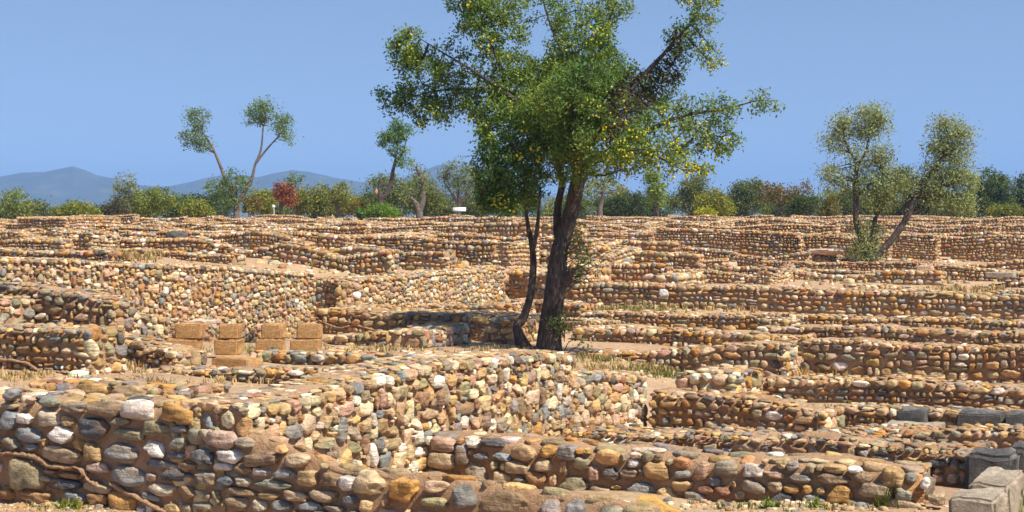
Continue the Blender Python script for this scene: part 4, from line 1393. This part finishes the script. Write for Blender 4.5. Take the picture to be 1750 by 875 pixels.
# ------------------------------------------------------------------ the fruit tree
def main_tree():
    r = np.random.default_rng(42)
    Y0 = 22.0
    base = at(932, 640, Y0)
    base[2] = float(ground(base[0], base[1])) - .05
    root = empty('fruit_tree', base)
    props(root, 'big dark-trunked fruit tree with yellow fruit standing among the walls', 'tree')
    sc = Y0 / F

    def P(a, b, d=0.0):
        return at(a, b, Y0 + d)
    limbs = [   # (px, py, radius px, depth m)
        [(936, 640, 34, 0), (938, 606, 26, 0), (939, 588, 21.5, 0), (941, 548, 17, 0), (950, 493, 17, 0), (955, 436, 15, .02), (964, 404, 14.5, .05), (978, 358, 12.5, .05), (986, 319, 12.5, 0), (993, 289, 14.5, 0), (994, 262, 12, 0)],
        [(957, 415, 9, .1), (953, 385, 7.5, .16), (954, 350, 6.8, .2), (960, 312, 6, .2), (950, 270, 7, .3), (930, 220, 5, .4), (905, 160, 3.5, .4)],
        [(925, 612, 18, -.05), (900, 600, 14, -.1), (888, 575, 9.5, -.12), (884, 558, 8, -.12), (893, 545, 8, -.1), (905, 510, 6.2, -.05), (911, 460, 5.6, 0), (909, 420, 5, .05), (903, 390, 3.8, .05), (899, 360, 3, .05), (896, 330, 2.2, 0)],
        [(911, 425, 4, 0), (918, 390, 3.6, -.1), (921, 355, 2.6, -.15), (924, 320, 2, -.2)],
        [(966, 480, 9, -.1), (974, 468, 7, -.2), (978, 462, 5, -.25)],
        [(988, 290, 13, 0), (962, 245, 10, -.3), (905, 190, 7, -.5), (820, 128, 5, -.3), (760, 92, 3.5, 0), (705, 58, 2.2, .2)],
        [(975, 270, 10, 0), (930, 215, 7, .4), (860, 165, 5.5, .7), (780, 152, 4, .7), (705, 165, 2.8, .5), (645, 188, 1.6, .4)],
        [(990, 270, 12, 0), (976, 190, 8, -.2), (962, 100, 5.5, -.1), (935, 25, 4, .2), (912, -60, 2.5, .3)],
        [(996, 265, 12, 0), (1040, 195, 10, .2), (1090, 140, 8.5, .3), (1140, 86, 6.5, .2), (1190, 25, 4.5, .1), (1225, -50, 2.5, .1)],
        [(1000, 285, 10, -.1), (1075, 240, 7.5, -.4), (1160, 200, 5.5, -.6), (1240, 186, 3.8, -.5), (1295, 172, 2.2, -.4), (1332, 172, 1.2, -.4)],
        [(990, 255, 10, .1), (1015, 140, 7, .5), (1035, 50, 5, .6), (1070, -30, 3, .5)],
        [(970, 275, 8, -.2), (915, 245, 5.5, -.8), (860, 265, 4, -1.0), (832, 310, 2.6, -1.0), (815, 350, 1.6, -.9)],
        [(995, 280, 9, -.3), (1060, 262, 6, -1.0), (1120, 268, 4, -1.3), (1165, 290, 2.4, -1.3)],
        [(870, 165, 6, -.2), (848, 95, 4, -.2), (822, 30, 3, 0), (805, -30, 2, .1)],
        [(985, 260, 9, .4), (960, 190, 6, 1.2), (930, 120, 4, 1.6), (912, 96, 2.4, 1.7)],
        [(1000, 255, 9, .4), (1060, 200, 6, 1.3), (1110, 180, 4, 1.7), (1170, 170, 2.4, 1.8)],
        [(985, 275, 9, -.4), (975, 220, 6, -1.2), (985, 160, 4, -1.6), (1010, 110, 2.4, -1.7)],
        [(1160, 200, 4, -.6), (1195, 225, 3, -.7), (1235, 250, 2, -.7)],
        [(1000, 292, 6, -.2), (1030, 300, 3.5, -.6), (1060, 290, 2, -.9)],
    ]
    nodes, parent, lim_r = [], [], []
    bag = Bag()
    for li, line in enumerate(limbs):
        pts = np.array([P(a, b, d) for a, b, _, d in line])
        rad = np.array([q[2] for q in line]) * sc * (np.linspace(.8, .3, len(line)) if li > 4 else 1)
        V, Fq = tube_mesh(pts, rad, 14 if li < 3 else 9, sub=7)
        nz = .06 if li < 3 else .03
        rr = np.repeat(np.interp(np.linspace(0, 1, (len(V) - 1) // (14 if li < 3 else 9)), np.linspace(0, 1, len(rad)), rad), 14 if li < 3 else 9)
        dv = snoise(V[:-1, 0], V[:-1, 1], V[:-1, 2] * .35, 9) * .10 + snoise(V[:-1, 0], V[:-1, 1], V[:-1, 2] * .3, 24, 5) * .06
        ctr = np.repeat(V[:-1].reshape(-1, 14 if li < 3 else 9, 3).mean(1), 14 if li < 3 else 9, 0)
        V[:-1] += (V[:-1] - ctr) * dv[:, None]
        bag.add(V, Fq)
        if li >= 5 or li in (1, 2, 3):
            n_ = 16
            T = np.linspace(.25 if li >= 5 else .55, 1, n_)
            cum = np.linspace(0, 1, len(pts))
            pp = np.stack([np.interp(T, cum, pts[:, j]) for j in range(3)], 1)
            i0 = len(nodes)
            for k in range(n_):
                nodes.append(pp[k]); parent.append(i0 + k - 1 if k else -1); lim_r.append(np.interp(T[k], cum, rad))
    n_l = len(nodes)
    lob = [(690, 78, 38, 34, .1), (735, 120, 60, 46, .3), (685, 168, 48, 26, .5), (740, 195, 50, 28, .4), (830, 45, 55, 58, 0), (808, 0, 48, 40, 0), (862, 110, 48, 50, -.1), (835, 180, 66, 55, .2),
           (765, 175, 50, 40, .5), (955, 35, 72, 58, .2), (1050, 25, 62, 34, .5), (960, 120, 105, 68, 0), (1035, 105, 58, 50, .3), (900, 215, 85, 58, -.5), (1000, 215, 105, 66, -.6), (1085, 225, 95, 56, -.6),
           (1195, 18, 40, 48, .1), (1165, 80, 44, 40, .2), (1215, 100, 32, 28, 0), (1120, 140, 50, 40, .4), (1180, 195, 62, 40, -.4), (1232, 195, 42, 44, -.5), (1298, 172, 30, 14, -.4), (1222, 240, 46, 30, -.6),
           (1125, 270, 60, 36, -1.1), (1080, 285, 45, 26, -.9), (872, 280, 64, 50, -.7), (868, 300, 60, 50, -.3), (850, 335, 42, 34, -.7), (902, 325, 34, 28, -.1), (1010, 285, 60, 34, -.9), (955, 290, 40, 30, -.8), (845, 240, 40, 40, -.6), (1000, 130, 90, 60, 1.4), (930, 170, 90, 70, 1.4), (1080, 180, 70, 50, 1.5), (985, 175, 90, 60, -1.4), (1040, 240, 70, 46, -1.5), (905, 345, 22, 16, 0), (955, 255, 60, 40, -.9),
           (705, 110, 30, 26, .2), (880, 20, 40, 45, .1), (1000, 60, 60, 50, 0), (1160, 240, 50, 40, -.9), (1190, 285, 34, 20, -1.2)]
    w = np.array([l[2] * l[3] for l in lob], float); w /= w.sum()
    nA = 4600
    A = []
    for i in r.choice(len(lob), nA, p=w):
        px, py, rx, ry, d = lob[i]
        q = r.normal(size=3); q /= np.linalg.norm(q)
        q = q * r.uniform(.05, 1) ** .4
        c = P(px, py, d)
        A.append(c + q * np.array([rx, min(rx, 75) * .8 + 8, ry]) * sc)
    A = np.array(A)
    ax, ay = project(A)
    for a, b, rx, ry in [(916, 48, 24, 44), (776, 96, 17, 22), (1098, 72, 42, 44), (1240, 143, 40, 15), (1120, 20, 26, 40), (705, 132, 24, 12), (1262, 212, 22, 12), (790, 228, 26, 22)]:
        hit = ((ax - a) / rx) ** 2 + ((ay - b) / ry) ** 2 < 1
        A = A[~hit]; ax = ax[~hit]; ay = ay[~hit]
    nodes = [np.asarray(n) for n in nodes]
    step, kill = .11, .13
    act = A.copy()
    for it in range(46):
        N = np.array(nodes)
        D = ((act[:, None, :] - N[None]) ** 2).sum(2)
        j = D.argmin(1); dm = D[np.arange(len(act)), j] ** .5
        near = dm < 1.6
        new = {}
        for a_, jj in zip(act[near], j[near]):
            v = a_ - N[jj]
            new.setdefault(jj, np.zeros(3))
            new[jj] += v / (np.linalg.norm(v) + 1e-9)
        added = 0
        for jj, v in new.items():
            nv = np.linalg.norm(v)
            if nv < 1e-6:
                continue
            v = v / nv + r.normal(size=3) * .12
            v /= np.linalg.norm(v)
            nodes.append(N[jj] + v * step); parent.append(int(jj)); lim_r.append(0); added += 1
        Nn = np.array(nodes[-added:]) if added else np.zeros((0, 3))
        if added:
            dn = ((act[:, None] - Nn[None]) ** 2).sum(2).min(1) ** .5
            act = act[dn > kill]
        if not len(act) or not added:
            break
    N = np.array(nodes)
    n = len(N)
    cnt = np.ones(n)
    for i in range(n - 1, -1, -1):
        if parent[i] >= 0:
            cnt[parent[i]] += cnt[i]
    rad = .0042 * cnt ** .42
    # thin branches as chains
    kids = [[] for _ in range(n)]
    for i in range(n):
        if parent[i] >= 0:
            kids[parent[i]].append(i)
    started = [i for i in range(n_l, n) if parent[i] < n_l or (kids[parent[i]] and i != max(kids[parent[i]], key=lambda q: cnt[q]))]
    for i in started:
        ch = [parent[i], i]
        while kids[ch[-1]]:
            nx = max(kids[ch[-1]], key=lambda q: cnt[q])
            ch.append(nx)
        rr = np.minimum(rad[ch], .04); rr[0] = rr[1]
        V, Fq = tube_mesh(N[ch], rr, 5)
        bag.add(V, Fq)
    # leafy shoots hanging round the lower trunk
    shoots = []
    for a, b, d in [(985, 430, -.1), (1000, 455, 0), (988, 478, 0), (1008, 440, .1), (985, 395, .1), (978, 415, 0), (960, 545, -.25), (950, 555, -.3), (968, 556, -.1), (984, 585, 0), (995, 410, .1), (1012, 458, .1), (985, 365, .1)]:
        for _ in range(3):
            shoots.append(P(a + r.normal() * 7, b + r.normal() * 8, d))
    shoots = np.array(shoots)
    for s_ in shoots:
        ax = P(960 + 0 * s_[0], 0, 0)[0]
        src = np.array([P(955, 500)[0] + .08, Y0 - .05, s_[2] - .18])
        V, Fq = tube_mesh(np.array([src, (src + s_) / 2 + r.normal(size=3) * .03, s_]), np.array([.008, .006, .003]), 4)
        bag.add(V, Fq)
    bag.build('trunk', M_BARK, root, base)
    # leaves
    tw = [i for i in range(n_l, n) if cnt[i] < 22]
    tw = np.array(tw)
    per = 34
    cm = np.clip(1.05 + .6 * snoise(N[tw, 0], N[tw, 1], N[tw, 2], 1.9, 9), .45, 1.9)
    idx = np.repeat(tw, r.poisson(per * cm))
    L = N[idx] + r.normal(size=(len(idx), 3)) * .055
    sh_i = np.repeat(np.arange(len(shoots)), 17)
    L = np.concatenate([L, shoots[sh_i] + r.normal(size=(len(sh_i), 3)) * np.array([.06, .06, .07])])
    m = len(L)
    cl = .5 + .5 * snoise(L[:, 0], L[:, 1], L[:, 2], 2.4, 2) / 1.2
    c0 = np.array([.080, .155, .038]); c1 = np.array([.185, .25, .05])
    f = np.clip(cl + r.normal(size=m) * .25, 0, 1)[:, None]
    cc = (c0 * (1 - f) + c1 * f) * r.uniform(.7, 1.3, (m, 1))
    # the dead brown leaves along the upper arm
    ppx, ppy = project(L)
    dead = (np.abs((ppy - 160) + (ppx - 1085) * .95) < 46) & (ppx > 1035) & (ppx < 1165) & (r.random(m) < .62)
    cc[dead] = np.array([.050, .032, .026]) * r.uniform(.7, 1.6, (int(dead.sum()), 1))
    V, q, col = leaves_mesh(L, np.full(m, .058), r, np.clip(cc, .01, .5), ratio=.42)
    o = mesh_obj('crown', V, q, M_LEAF, col, smooth=False)
    o.parent = root; o.location = -Vector(base)
    # fruit: clusters, denser where the photograph shows them
    spots = [(890, 335, 40, 22, 260, -.75), (1020, 195, 26, 30, 240, -1.4), (1040, 245, 40, 28, 220, -1.6), (1130, 275, 60, 30, 380, -1.5), (1010, 280, 30, 30, 200, -.5), (1090, 215, 60, 30, 200, -1.3), (920, 265, 50, 30, 100, -1.2), (840, 255, 30, 40, 70, -.9),
             (735, 195, 30, 16, 45, .1), (690, 75, 40, 30, 60, -.1), (830, 40, 55, 45, 110, -.3), (960, 30, 70, 40, 90, -.2), (1200, 30, 36, 48, 90, -.2), (1225, 105, 26, 20, 60, -.3), (1240, 240, 34, 24, 90, -.9), (1180, 200, 50, 40, 70, -.8), (860, 200, 60, 60, 100, -.5), (960, 140, 90, 60, 130, -1.3), (1050, 40, 50, 26, 40, .1), (1180, 290, 24, 16, 60, -1.4), (850, 150, 40, 40, 60, -.4)]
    twP = N[tw]
    tpx, tpy = project(twP)
    FP = []
    for a, b, rx, ry, k, d in spots:
        inn = np.nonzero(((tpx - a) / rx) ** 2 + ((tpy - b) / ry) ** 2 < 1.6)[0]
        if not len(inn):
            continue
        front = inn[np.argsort(twP[inn, 1])][:max(5, int(len(inn) * .5))]
        ncl_ = max(2, int(k / 11))
        for i in r.choice(front, ncl_):
            for _ in range(r.integers(3, 8)):
                FP.append(twP[i] + r.normal(size=3) * .05 + np.array([0, -.05, -.03]))
    FP = np.array(FP)
    kx = len(FP)
    d, f = ico(1)
    fc = np.array([.60, .46, .03])[None] * r.uniform(.7, 1.15, (kx, 1)) * np.stack([r.uniform(.7, 1.1, kx), r.uniform(.95, 1.12, kx), np.ones(kx)], 1)
    rs = r.uniform(.012, .018, kx)
    order = np.argsort(FP[:, 1])
    for i in order[:100]:
        v = d * rs[i] + FP[i]
        fo = mesh_obj('fruit', v, f, M_FRUIT, np.tile(np.array([*fc[i], 1]), (len(v), 1)))
        fo.parent = root; fo.location = -Vector(base)
    rest = order[100:]
    V = (d[None] * rs[rest][:, None, None] + FP[rest][:, None]).reshape(-1, 3)
    Fq = (f[None] + (np.arange(len(rest)) * len(d))[:, None, None]).reshape(-1, 3)
    fo = mesh_obj('fruit', V, Fq, M_FRUIT, np.repeat(np.concatenate([fc[rest], np.ones((len(rest), 1))], 1), len(d), 0))
    fo['kind'] = 'stuff'
    fo.parent = root; fo.location = -Vector(base)
    print('tree nodes', n, 'leaves', m, 'fruit', kx)


main_tree()


# ------------------------------------------------------------------ info panel and post on the crest
def box(bag, c, s, M=None):
    k = np.array([[-1, -1, -1], [1, -1, -1], [1, 1, -1], [-1, 1, -1], [-1, -1, 1], [1, -1, 1], [1, 1, 1], [-1, 1, 1]], float) * .5 * np.array(s)
    if M is not None:
        k = k @ M.T
    q = np.array([[0, 3, 2, 1], [4, 5, 6, 7], [0, 1, 5, 4], [1, 2, 6, 5], [2, 3, 7, 6], [3, 0, 4, 7]])
    bag.add(k + np.array(c), q)


def info_panel():
    Y = 88
    b = at(785, 372, Y)
    b[2] = float(ground(b[0], b[1]))
    root = empty('info_panel', b)
    props(root, 'slanted white information panel on a low post', 'sign')
    t_ = R(38)
    M = np.array([[1, 0, 0], [0, math.cos(t_), -math.sin(t_)], [0, math.sin(t_), math.cos(t_)]])
    c = at(785, 357.5, Y)
    bg = Bag(); box(bg, c, (.74, .30, .04), M); bg.build('panel', M_SIGN, root, b, smooth=False)
    bg = Bag(); box(bg, c - np.array([0, -.02, .025]), (.78, .34, .025), M); bg.build('panel_frame', M_POST, root, b, smooth=False)
    bg = Bag(); h = c[2] - b[2]; box(bg, (b[0] + .08, b[1] + .03, b[2] + h / 2 - .03), (.09, .06, h - .06)); bg.build('post', M_POST, root, b, smooth=False)


info_panel()


def stump_post():
    Y = 92
    b = at(468, 372, Y); b[2] = float(ground(b[0], b[1])) - .03
    c = at(467.5, 353, Y)
    root = empty('marker_post', b)
    props(root, 'slim grey marker post with pale head in front of the dead red bush', 'post')
    V, Fq = tube_mesh(np.array([b, (b + c) / 2 + np.array([.02, 0, 0]), c]), np.array([.06, .05, .045]), 8, sub=4)
    bg = Bag(); bg.add(V, Fq); bg.build('post', M_POST, root, b)
    d, f = ico(2)
    o = mesh_obj('post_head', d * np.array([.1, .08, .11]) + c, f, M_SIGN)
    o.parent = root; o.location = -Vector(b)


stump_post()


# ------------------------------------------------------------------ grass, weeds, pebbles
def on_ground(px, py):
    d = ray(px, py)
    ts = np.linspace(6, 95, 900)
    p = EYE[None] + d[None] * (ts / d[1])[:, None]
    g = ground(p[:, 0], p[:, 1])
    i = np.nonzero(p[:, 2] < g)[0]
    return p[i[0]] if len(i) else p[-1]


def grass(name, patches, base_col, seed, hgt=.13):
    r = np.random.default_rng(seed)
    Vs, Cs = [], []
    for px, py, rx, ry, n, hs, colr in patches:
        for _ in range(n):
            a, b = px + r.normal() * rx * .5, py + r.normal() * ry * .5
            p = on_ground(a, b)
            x, y = p[:2]
            z = float(ground(x, y))
            k = r.integers(4, 9)
            for _ in range(k):
                h = hgt * hs * r.uniform(.4, 1.3)
                th = r.uniform(0, 6.28); ln = r.uniform(.1, .7) * h
                o = np.array([x + r.normal() * .02, y + r.normal() * .02, z - .01])
                wv = np.array([-math.sin(th), math.cos(th), 0]) * .0045 * (1 + y / 18)
                tip = o + np.array([math.cos(th) * ln, math.sin(th) * ln, h])
                m = o + (tip - o) * .55 + np.array([0, 0, .12 * h])
                Vs.append([o - wv, o + wv, m + wv * .7, tip, m - wv * .7])
                c = np.array(colr) * r.uniform(.7, 1.25) * (1 + .08 * r.normal(size=3))
                Cs.append(np.tile(np.clip(np.array([*c, 1]), .01, 1), (5, 1)))
    V = np.array(Vs).reshape(-1, 3)
    n = len(Vs)
    f = np.arange(n * 5).reshape(n, 5)
    o = mesh_obj(name, V, f, M_GRASS, np.concatenate(Cs), smooth=False)
    return props(o, kind='stuff')


ST = (.46, .34, .16); GR = (.13, .17, .035); DG = (.30, .26, .10)
grass('dry_grass', [(195, 622, 80, 14, 200, .6, ST), (30, 645, 70, 10, 60, .5, ST), (120, 672, 90, 10, 30, .6, ST), (240, 684, 60, 8, 40, .8, ST), (250, 668, 50, 6, 20, 1.0, DG), (420, 655, 80, 8, 24, .6, ST),
    (500, 640, 120, 8, 20, .6, ST), (60, 684, 90, 5, 30, .5, ST), (640, 600, 120, 6, 60, .6, ST), (800, 520, 70, 6, 90, .7, ST), (860, 600, 60, 5, 50, .6, ST), (1030, 615, 60, 6, 60, .7, DG), (430, 600, 70, 8, 30, .6, DG), (1090, 640, 110, 14, 90, .6, DG), (1080, 634, 120, 10, 200, .6, ST), (1480, 722, 80, 10, 220, 1.0, ST), (1620, 690, 90, 8, 160, 1.0, ST), (1450, 640, 200, 6, 120, .8, ST),
    (1080, 532, 80, 6, 160, .6, DG), (1300, 528, 260, 6, 180, 1.0, ST), (1400, 480, 250, 6, 140, 1.2, ST), (200, 441, 70, 8, 160, 1.2, ST), (330, 412, 30, 5, 60, 1.6, ST), (700, 450, 150, 10, 140, 1.4, ST),
    (1350, 455, 150, 5, 140, 1.4, ST), (1650, 500, 120, 5, 100, 1.2, ST), (600, 868, 300, 8, 50, .7, ST), (1350, 870, 240, 4, 14, .4, DG)], ST, 61)
grass('green_weeds', [(95, 640, 40, 8, 14, .4, GR), (270, 612, 26, 8, 14, .6, GR), (460, 605, 10, 10, 20, 1.0, GR), (1110, 640, 100, 8, 50, .5, GR), (1170, 642, 40, 6, 30, .5, GR), (1450, 716, 30, 8, 60, 1.0, GR), (1510, 722, 40, 6, 60, .8, GR),
    (1280, 869, 120, 4, 10, .35, GR), (1400, 870, 160, 4, 12, .35, GR), (1520, 860, 20, 10, 30, 1.3, GR), (1100, 530, 60, 5, 40, .6, GR), (1090, 545, 70, 6, 40, .5, GR), (90, 869, 60, 4, 10, .35, GR), (120, 868, 20, 4, 6, .5, GR),
    (1730, 860, 30, 20, 40, 1.2, GR)], GR, 62)


def weed(label, px, py, top, lean, seed, colr=(.20, .25, .04)):
    r = np.random.default_rng(seed)
    b = on_ground(px, py)
    b[2] = float(ground(b[0], b[1])) - .01
    root = empty('weed', b)
    props(root, label, 'weed')
    Y = b[1]
    tip = at(px + lean, top, Y - .05)
    mid = (b + tip) / 2 + np.array([.012, 0, .01])
    V, Fq = tube_mesh(np.array([b, mid, tip]), np.array([.004, .003, .0015]), 5, sub=5)
    bg = Bag(); bg.add(V, Fq)
    bg.build('stem', plain_mats['stem'], root, b)
    t_ = np.concatenate([r.uniform(0, 1, 16), r.uniform(0, .35, 40)])
    c = b[None] + (tip - b)[None] * t_[:, None] + r.normal(size=(56, 3)) * np.array([.028, .028, .014]) * (1.25 - t_)[:, None]
    V, q, col = leaves_mesh(c, np.full(56, .045), r, leaf_cols(56, colr, r), ratio=.38)
    o = mesh_obj('leaves', V, q, M_LEAF, col, smooth=False)
    o.parent = root; o.location = -Vector(b)


plain_mats = {'stem': plain_material('weed_stem', (.22, .24, .07), .7)}
weed('tall thin weed growing in front of the big round olive-brown stone', 44, 846, 798, 0, 1)
weed('dried thin weed stalk in front of the dark flat stone', 111, 858, 815, 0, 2, (.3, .27, .08))
weed('small bright green weed at the foot of the front wall, left one', 105, 872, 858, 0, 3)
weed('small bright green weed by the orange oval stone at the ground', 128, 872, 852, 3, 4)
weed('yellowish weed at the foot of the wall beside the big tan boulder', 1515, 862, 826, 5, 5, (.3, .28, .06))
weed('green weed at the foot of the wall below the dark stone', 1310, 868, 850, 2, 6)
weed('leafy weed below the grey stone near the front wall end', 1395, 870, 846, -4, 7)


def loose_stones():
    r = np.random.default_rng(88)
    n = 5200
    px = r.uniform(-20, PW + 20, n); Y = 24 + 68 * r.uniform(0, 1, n) ** .8
    x = (px - PW / 2) / F * Y
    ok = ~((px > 880) & (px < 1000) & (Y < 24))
    x, Y = x[ok], Y[ok]; n = len(x)
    pts = np.stack([x, Y, ground(x, Y)], 1)
    sz = np.clip(.12 * r.lognormal(0, .45, n), .05, .34)
    T3 = np.array([[1, 0, 0], [0, 0, 1], [0, -1, 0]], float)
    th = r.uniform(0, 6.28, n)
    Rz = np.zeros((n, 3, 3)); Rz[:, 0, 0] = np.cos(th); Rz[:, 0, 1] = -np.sin(th); Rz[:, 1, 0] = np.sin(th); Rz[:, 1, 1] = np.cos(th); Rz[:, 2, 2] = 1
    S = Stones()
    S.add(pts, np.stack([sz, sz * .7, sz * .75], 1), Rz @ T3[None], pick_cols(n, W_PALE, r))
    props(S.build('loose_stones', None, 1, r), kind='stuff')


loose_stones()


def pebbles():
    r = np.random.default_rng(71)
    S = Stones()
    pts, szs = [], []
    for px, py, rx, ry, n, s in [(150, 868, 190, 14, 380, .03), (200, 620, 100, 16, 90, .05), (1100, 640, 120, 14, 60, .06), (1500, 725, 110, 14, 110, .06), (1350, 866, 300, 16, 240, .04), (1600, 690, 120, 8, 80, .06),
                                 (1450, 640, 300, 6, 90, .07), (1300, 527, 330, 8, 130, .09), (1400, 482, 330, 10, 160, .1), (500, 645, 200, 12, 90, .05), (100, 650, 120, 14, 90, .05), (600, 600, 260, 14, 120, .07), (1300, 455, 380, 16, 240, .12), (700, 440, 300, 30, 240, .12), (250, 420, 220, 14, 120, .1), (1200, 615, 150, 8, 60, .07)]:
        for _ in range(n):
            p = on_ground(px + r.normal() * rx * .5, py + r.normal() * ry * .5)
            pts.append([p[0], p[1], float(ground(p[0], p[1]))])
            szs.append(s * r.lognormal(0, .45))
    n = len(pts)
    pts = np.array(pts); szs = np.array(szs)
    T3 = np.array([[1, 0, 0], [0, 0, 1], [0, -1, 0]], float)
    th = r.uniform(0, 6.28, n)
    Rz = np.zeros((n, 3, 3)); Rz[:, 0, 0] = np.cos(th); Rz[:, 0, 1] = -np.sin(th); Rz[:, 1, 0] = np.sin(th); Rz[:, 1, 1] = np.cos(th); Rz[:, 2, 2] = 1
    S.add(pts, np.stack([szs, szs * .6, szs * .75], 1), Rz @ T3[None], pick_cols(n, W_PALE, r))
    o = S.build('pebbles', None, 1, r)
    props(o, kind='stuff')


pebbles()


# ------------------------------------------------------------------ hills, sky, sun, haze
def hills():
    D = 3200.0
    prof = [(-600, 330), (-300, 312), (-120, 300), (0, 302), (40, 295), (75, 294), (105, 288), (125, 284), (145, 290), (165, 299), (190, 304), (215, 309), (245, 317), (285, 319), (320, 312), (365, 301), (420, 300), (440, 303), (470, 296), (500, 290), (530, 294), (570, 303), (620, 311), (660, 313), (700, 301), (725, 290), (750, 282), (790, 282), (830, 294), (870, 312), (920, 330), (1000, 346), (1100, 352), (1400, 353), (2500, 354)]
    pxs = np.linspace(-600, 2500, 900)
    hy = np.interp(pxs, [a for a, _ in prof], [b for _, b in prof])
    rows = []
    for j in range(26):
        f = j / 25
        Y = D - 420 * (1 - f)
        crest = np.array([at(a, b, D)[2] for a, b in zip(pxs, hy)])
        z0 = -18.0
        x = (pxs - PW / 2) / F * Y
        hgt = (crest - z0) * (sstep(0, 1, f) * .8 + .2 * f) + z0
        hgt = hgt + (snoise(x, np.full_like(x, Y * 1.0), 0, .02) * 2.6 + snoise(x, np.full_like(x, Y), 0, .06, 6) * 1.0) * f * (1 - f) * 4 + snoise(x, 0 * x, 0, .09) * .5
        rows.append(np.stack([x, np.full_like(x, Y), hgt], 1))
    rows.append(rows[-1] + np.array([0, 300, -90]))
    V = np.stack(rows, 0)
    n, m, _ = V.shape
    i = np.arange(n - 1)[:, None] * m + np.arange(m - 1)[None]
    q = np.stack([i, i + 1, i + m + 1, i + m], -1).reshape(-1, 4)
    mt, nt, b = new_mat('wooded_hillside')
    tc = nt.nodes.new('ShaderNodeTexCoord')
    n1 = noise(nt, tc.outputs['Object'], .02, 6, .6)
    nt.links.new(ramp(nt, n1, [(.35, (.03, .045, .025)), (.6, (.06, .075, .04)), (.75, (.16, .13, .085))]), b.inputs['Base Color'])
    b.inputs['Roughness'].default_value = 1
    props(mesh_obj('hills', V.reshape(-1, 3), q, mt), kind='structure')


hills()

SUN_EL, SUN_AZ = 54.0, 50.0            # azimuth: degrees to the right of straight behind the camera
sd = Vector((math.sin(R(SUN_AZ)) * math.cos(R(SUN_EL)), -math.cos(R(SUN_AZ)) * math.cos(R(SUN_EL)), math.sin(R(SUN_EL))))
sun = bpy.data.lights.new('sun', 'SUN')
sun.energy = 4.9
sun.angle = R(.53)
sun.color = (1.0, .91, .76)
so = bpy.data.objects.new('sun', sun)
so.rotation_euler = sd.to_track_quat('Z', 'Y').to_euler()
so.location = (0, 0, 60)
C.objects.link(so)

world = bpy.data.worlds.new('World')
bpy.context.scene.world = world
world.use_nodes = True
nt = world.node_tree
bg = nt.nodes['Background']
sky = nt.nodes.new('ShaderNodeTexSky')
sky.sky_type = 'NISHITA'
sky.sun_disc = False
sky.sun_elevation = R(SUN_EL)
# direction to the sun in plan: (sd.x, sd.y); Blender's rotation 0 puts the sun on +Y and turns clockwise seen from above
sky.sun_rotation = math.atan2(sd.x, sd.y)
sky.air_density = 1.0
sky.dust_density = 0.0
sky.ozone_density = 5
sky.altitude = 100
tcw = nt.nodes.new('ShaderNodeTexCoord')
sm = nt.nodes.new('ShaderNodeVectorMath')
sm.operation = 'MULTIPLY_ADD'
sm.inputs[1].default_value = (1, 1, .85)
sm.inputs[2].default_value = (0, 0, .2)
nt.links.new(tcw.outputs['Generated'], sm.inputs[0])
nt.links.new(sm.outputs[0], sky.inputs['Vector'])
hs = mixc(nt, 1.0, sky.outputs[0], (1.14, 1.0, .91), 'MULTIPLY')
nt.links.new(hs, bg.inputs[0])
bg.inputs[1].default_value = .106


def haze():
    v = np.array([[-4300, -30, -19], [4300, -30, -19], [4300, 4400, -19], [-4300, 4400, -19], [-4300, -30, 90], [4300, -30, 90], [4300, 4400, 90], [-4300, 4400, 90]], float)
    q = np.array([[0, 3, 2, 1], [4, 5, 6, 7], [0, 1, 5, 4], [1, 2, 6, 5], [2, 3, 7, 6], [3, 0, 4, 7]])
    m = bpy.data.materials.new('haze')
    m.use_nodes = True
    nt = m.node_tree
    nt.nodes.remove(nt.nodes['Principled BSDF'])
    pv = nt.nodes.new('ShaderNodeVolumePrincipled')
    pv.inputs['Color'].default_value = (.32, .55, 1.0, 1)
    pv.inputs['Density'].default_value = HAZE
    pv.inputs['Anisotropy'].default_value = .0
    nt.links.new(pv.outputs[0], nt.nodes['Material Output'].inputs['Volume'])
    o = mesh_obj('haze', v, q, m, smooth=False)
    props(o, kind='stuff')


HAZE = .00030
haze()

cam = bpy.data.cameras.new('camera')
cam.sensor_width = 36
cam.lens = F / PW * 36
cam.clip_start = .1
cam.clip_end = 20000
co = bpy.data.objects.new('camera', cam)
co.location = EYE
co.rotation_euler = (R(90) - PITCH, 0, 0)
C.objects.link(co)
sc = bpy.context.scene
sc.camera = co
sc.view_settings.view_transform = 'Standard'
sc.view_settings.look = 'None'
sc.view_settings.exposure = 0.74
sc.view_settings.gamma = 1
sc.view_settings.use_curve_mapping = False
sc.cycles.max_bounces = 6
sc.cycles.diffuse_bounces = 3
sc.cycles.transparent_max_bounces = 8
sc.cycles.volume_bounces = 0
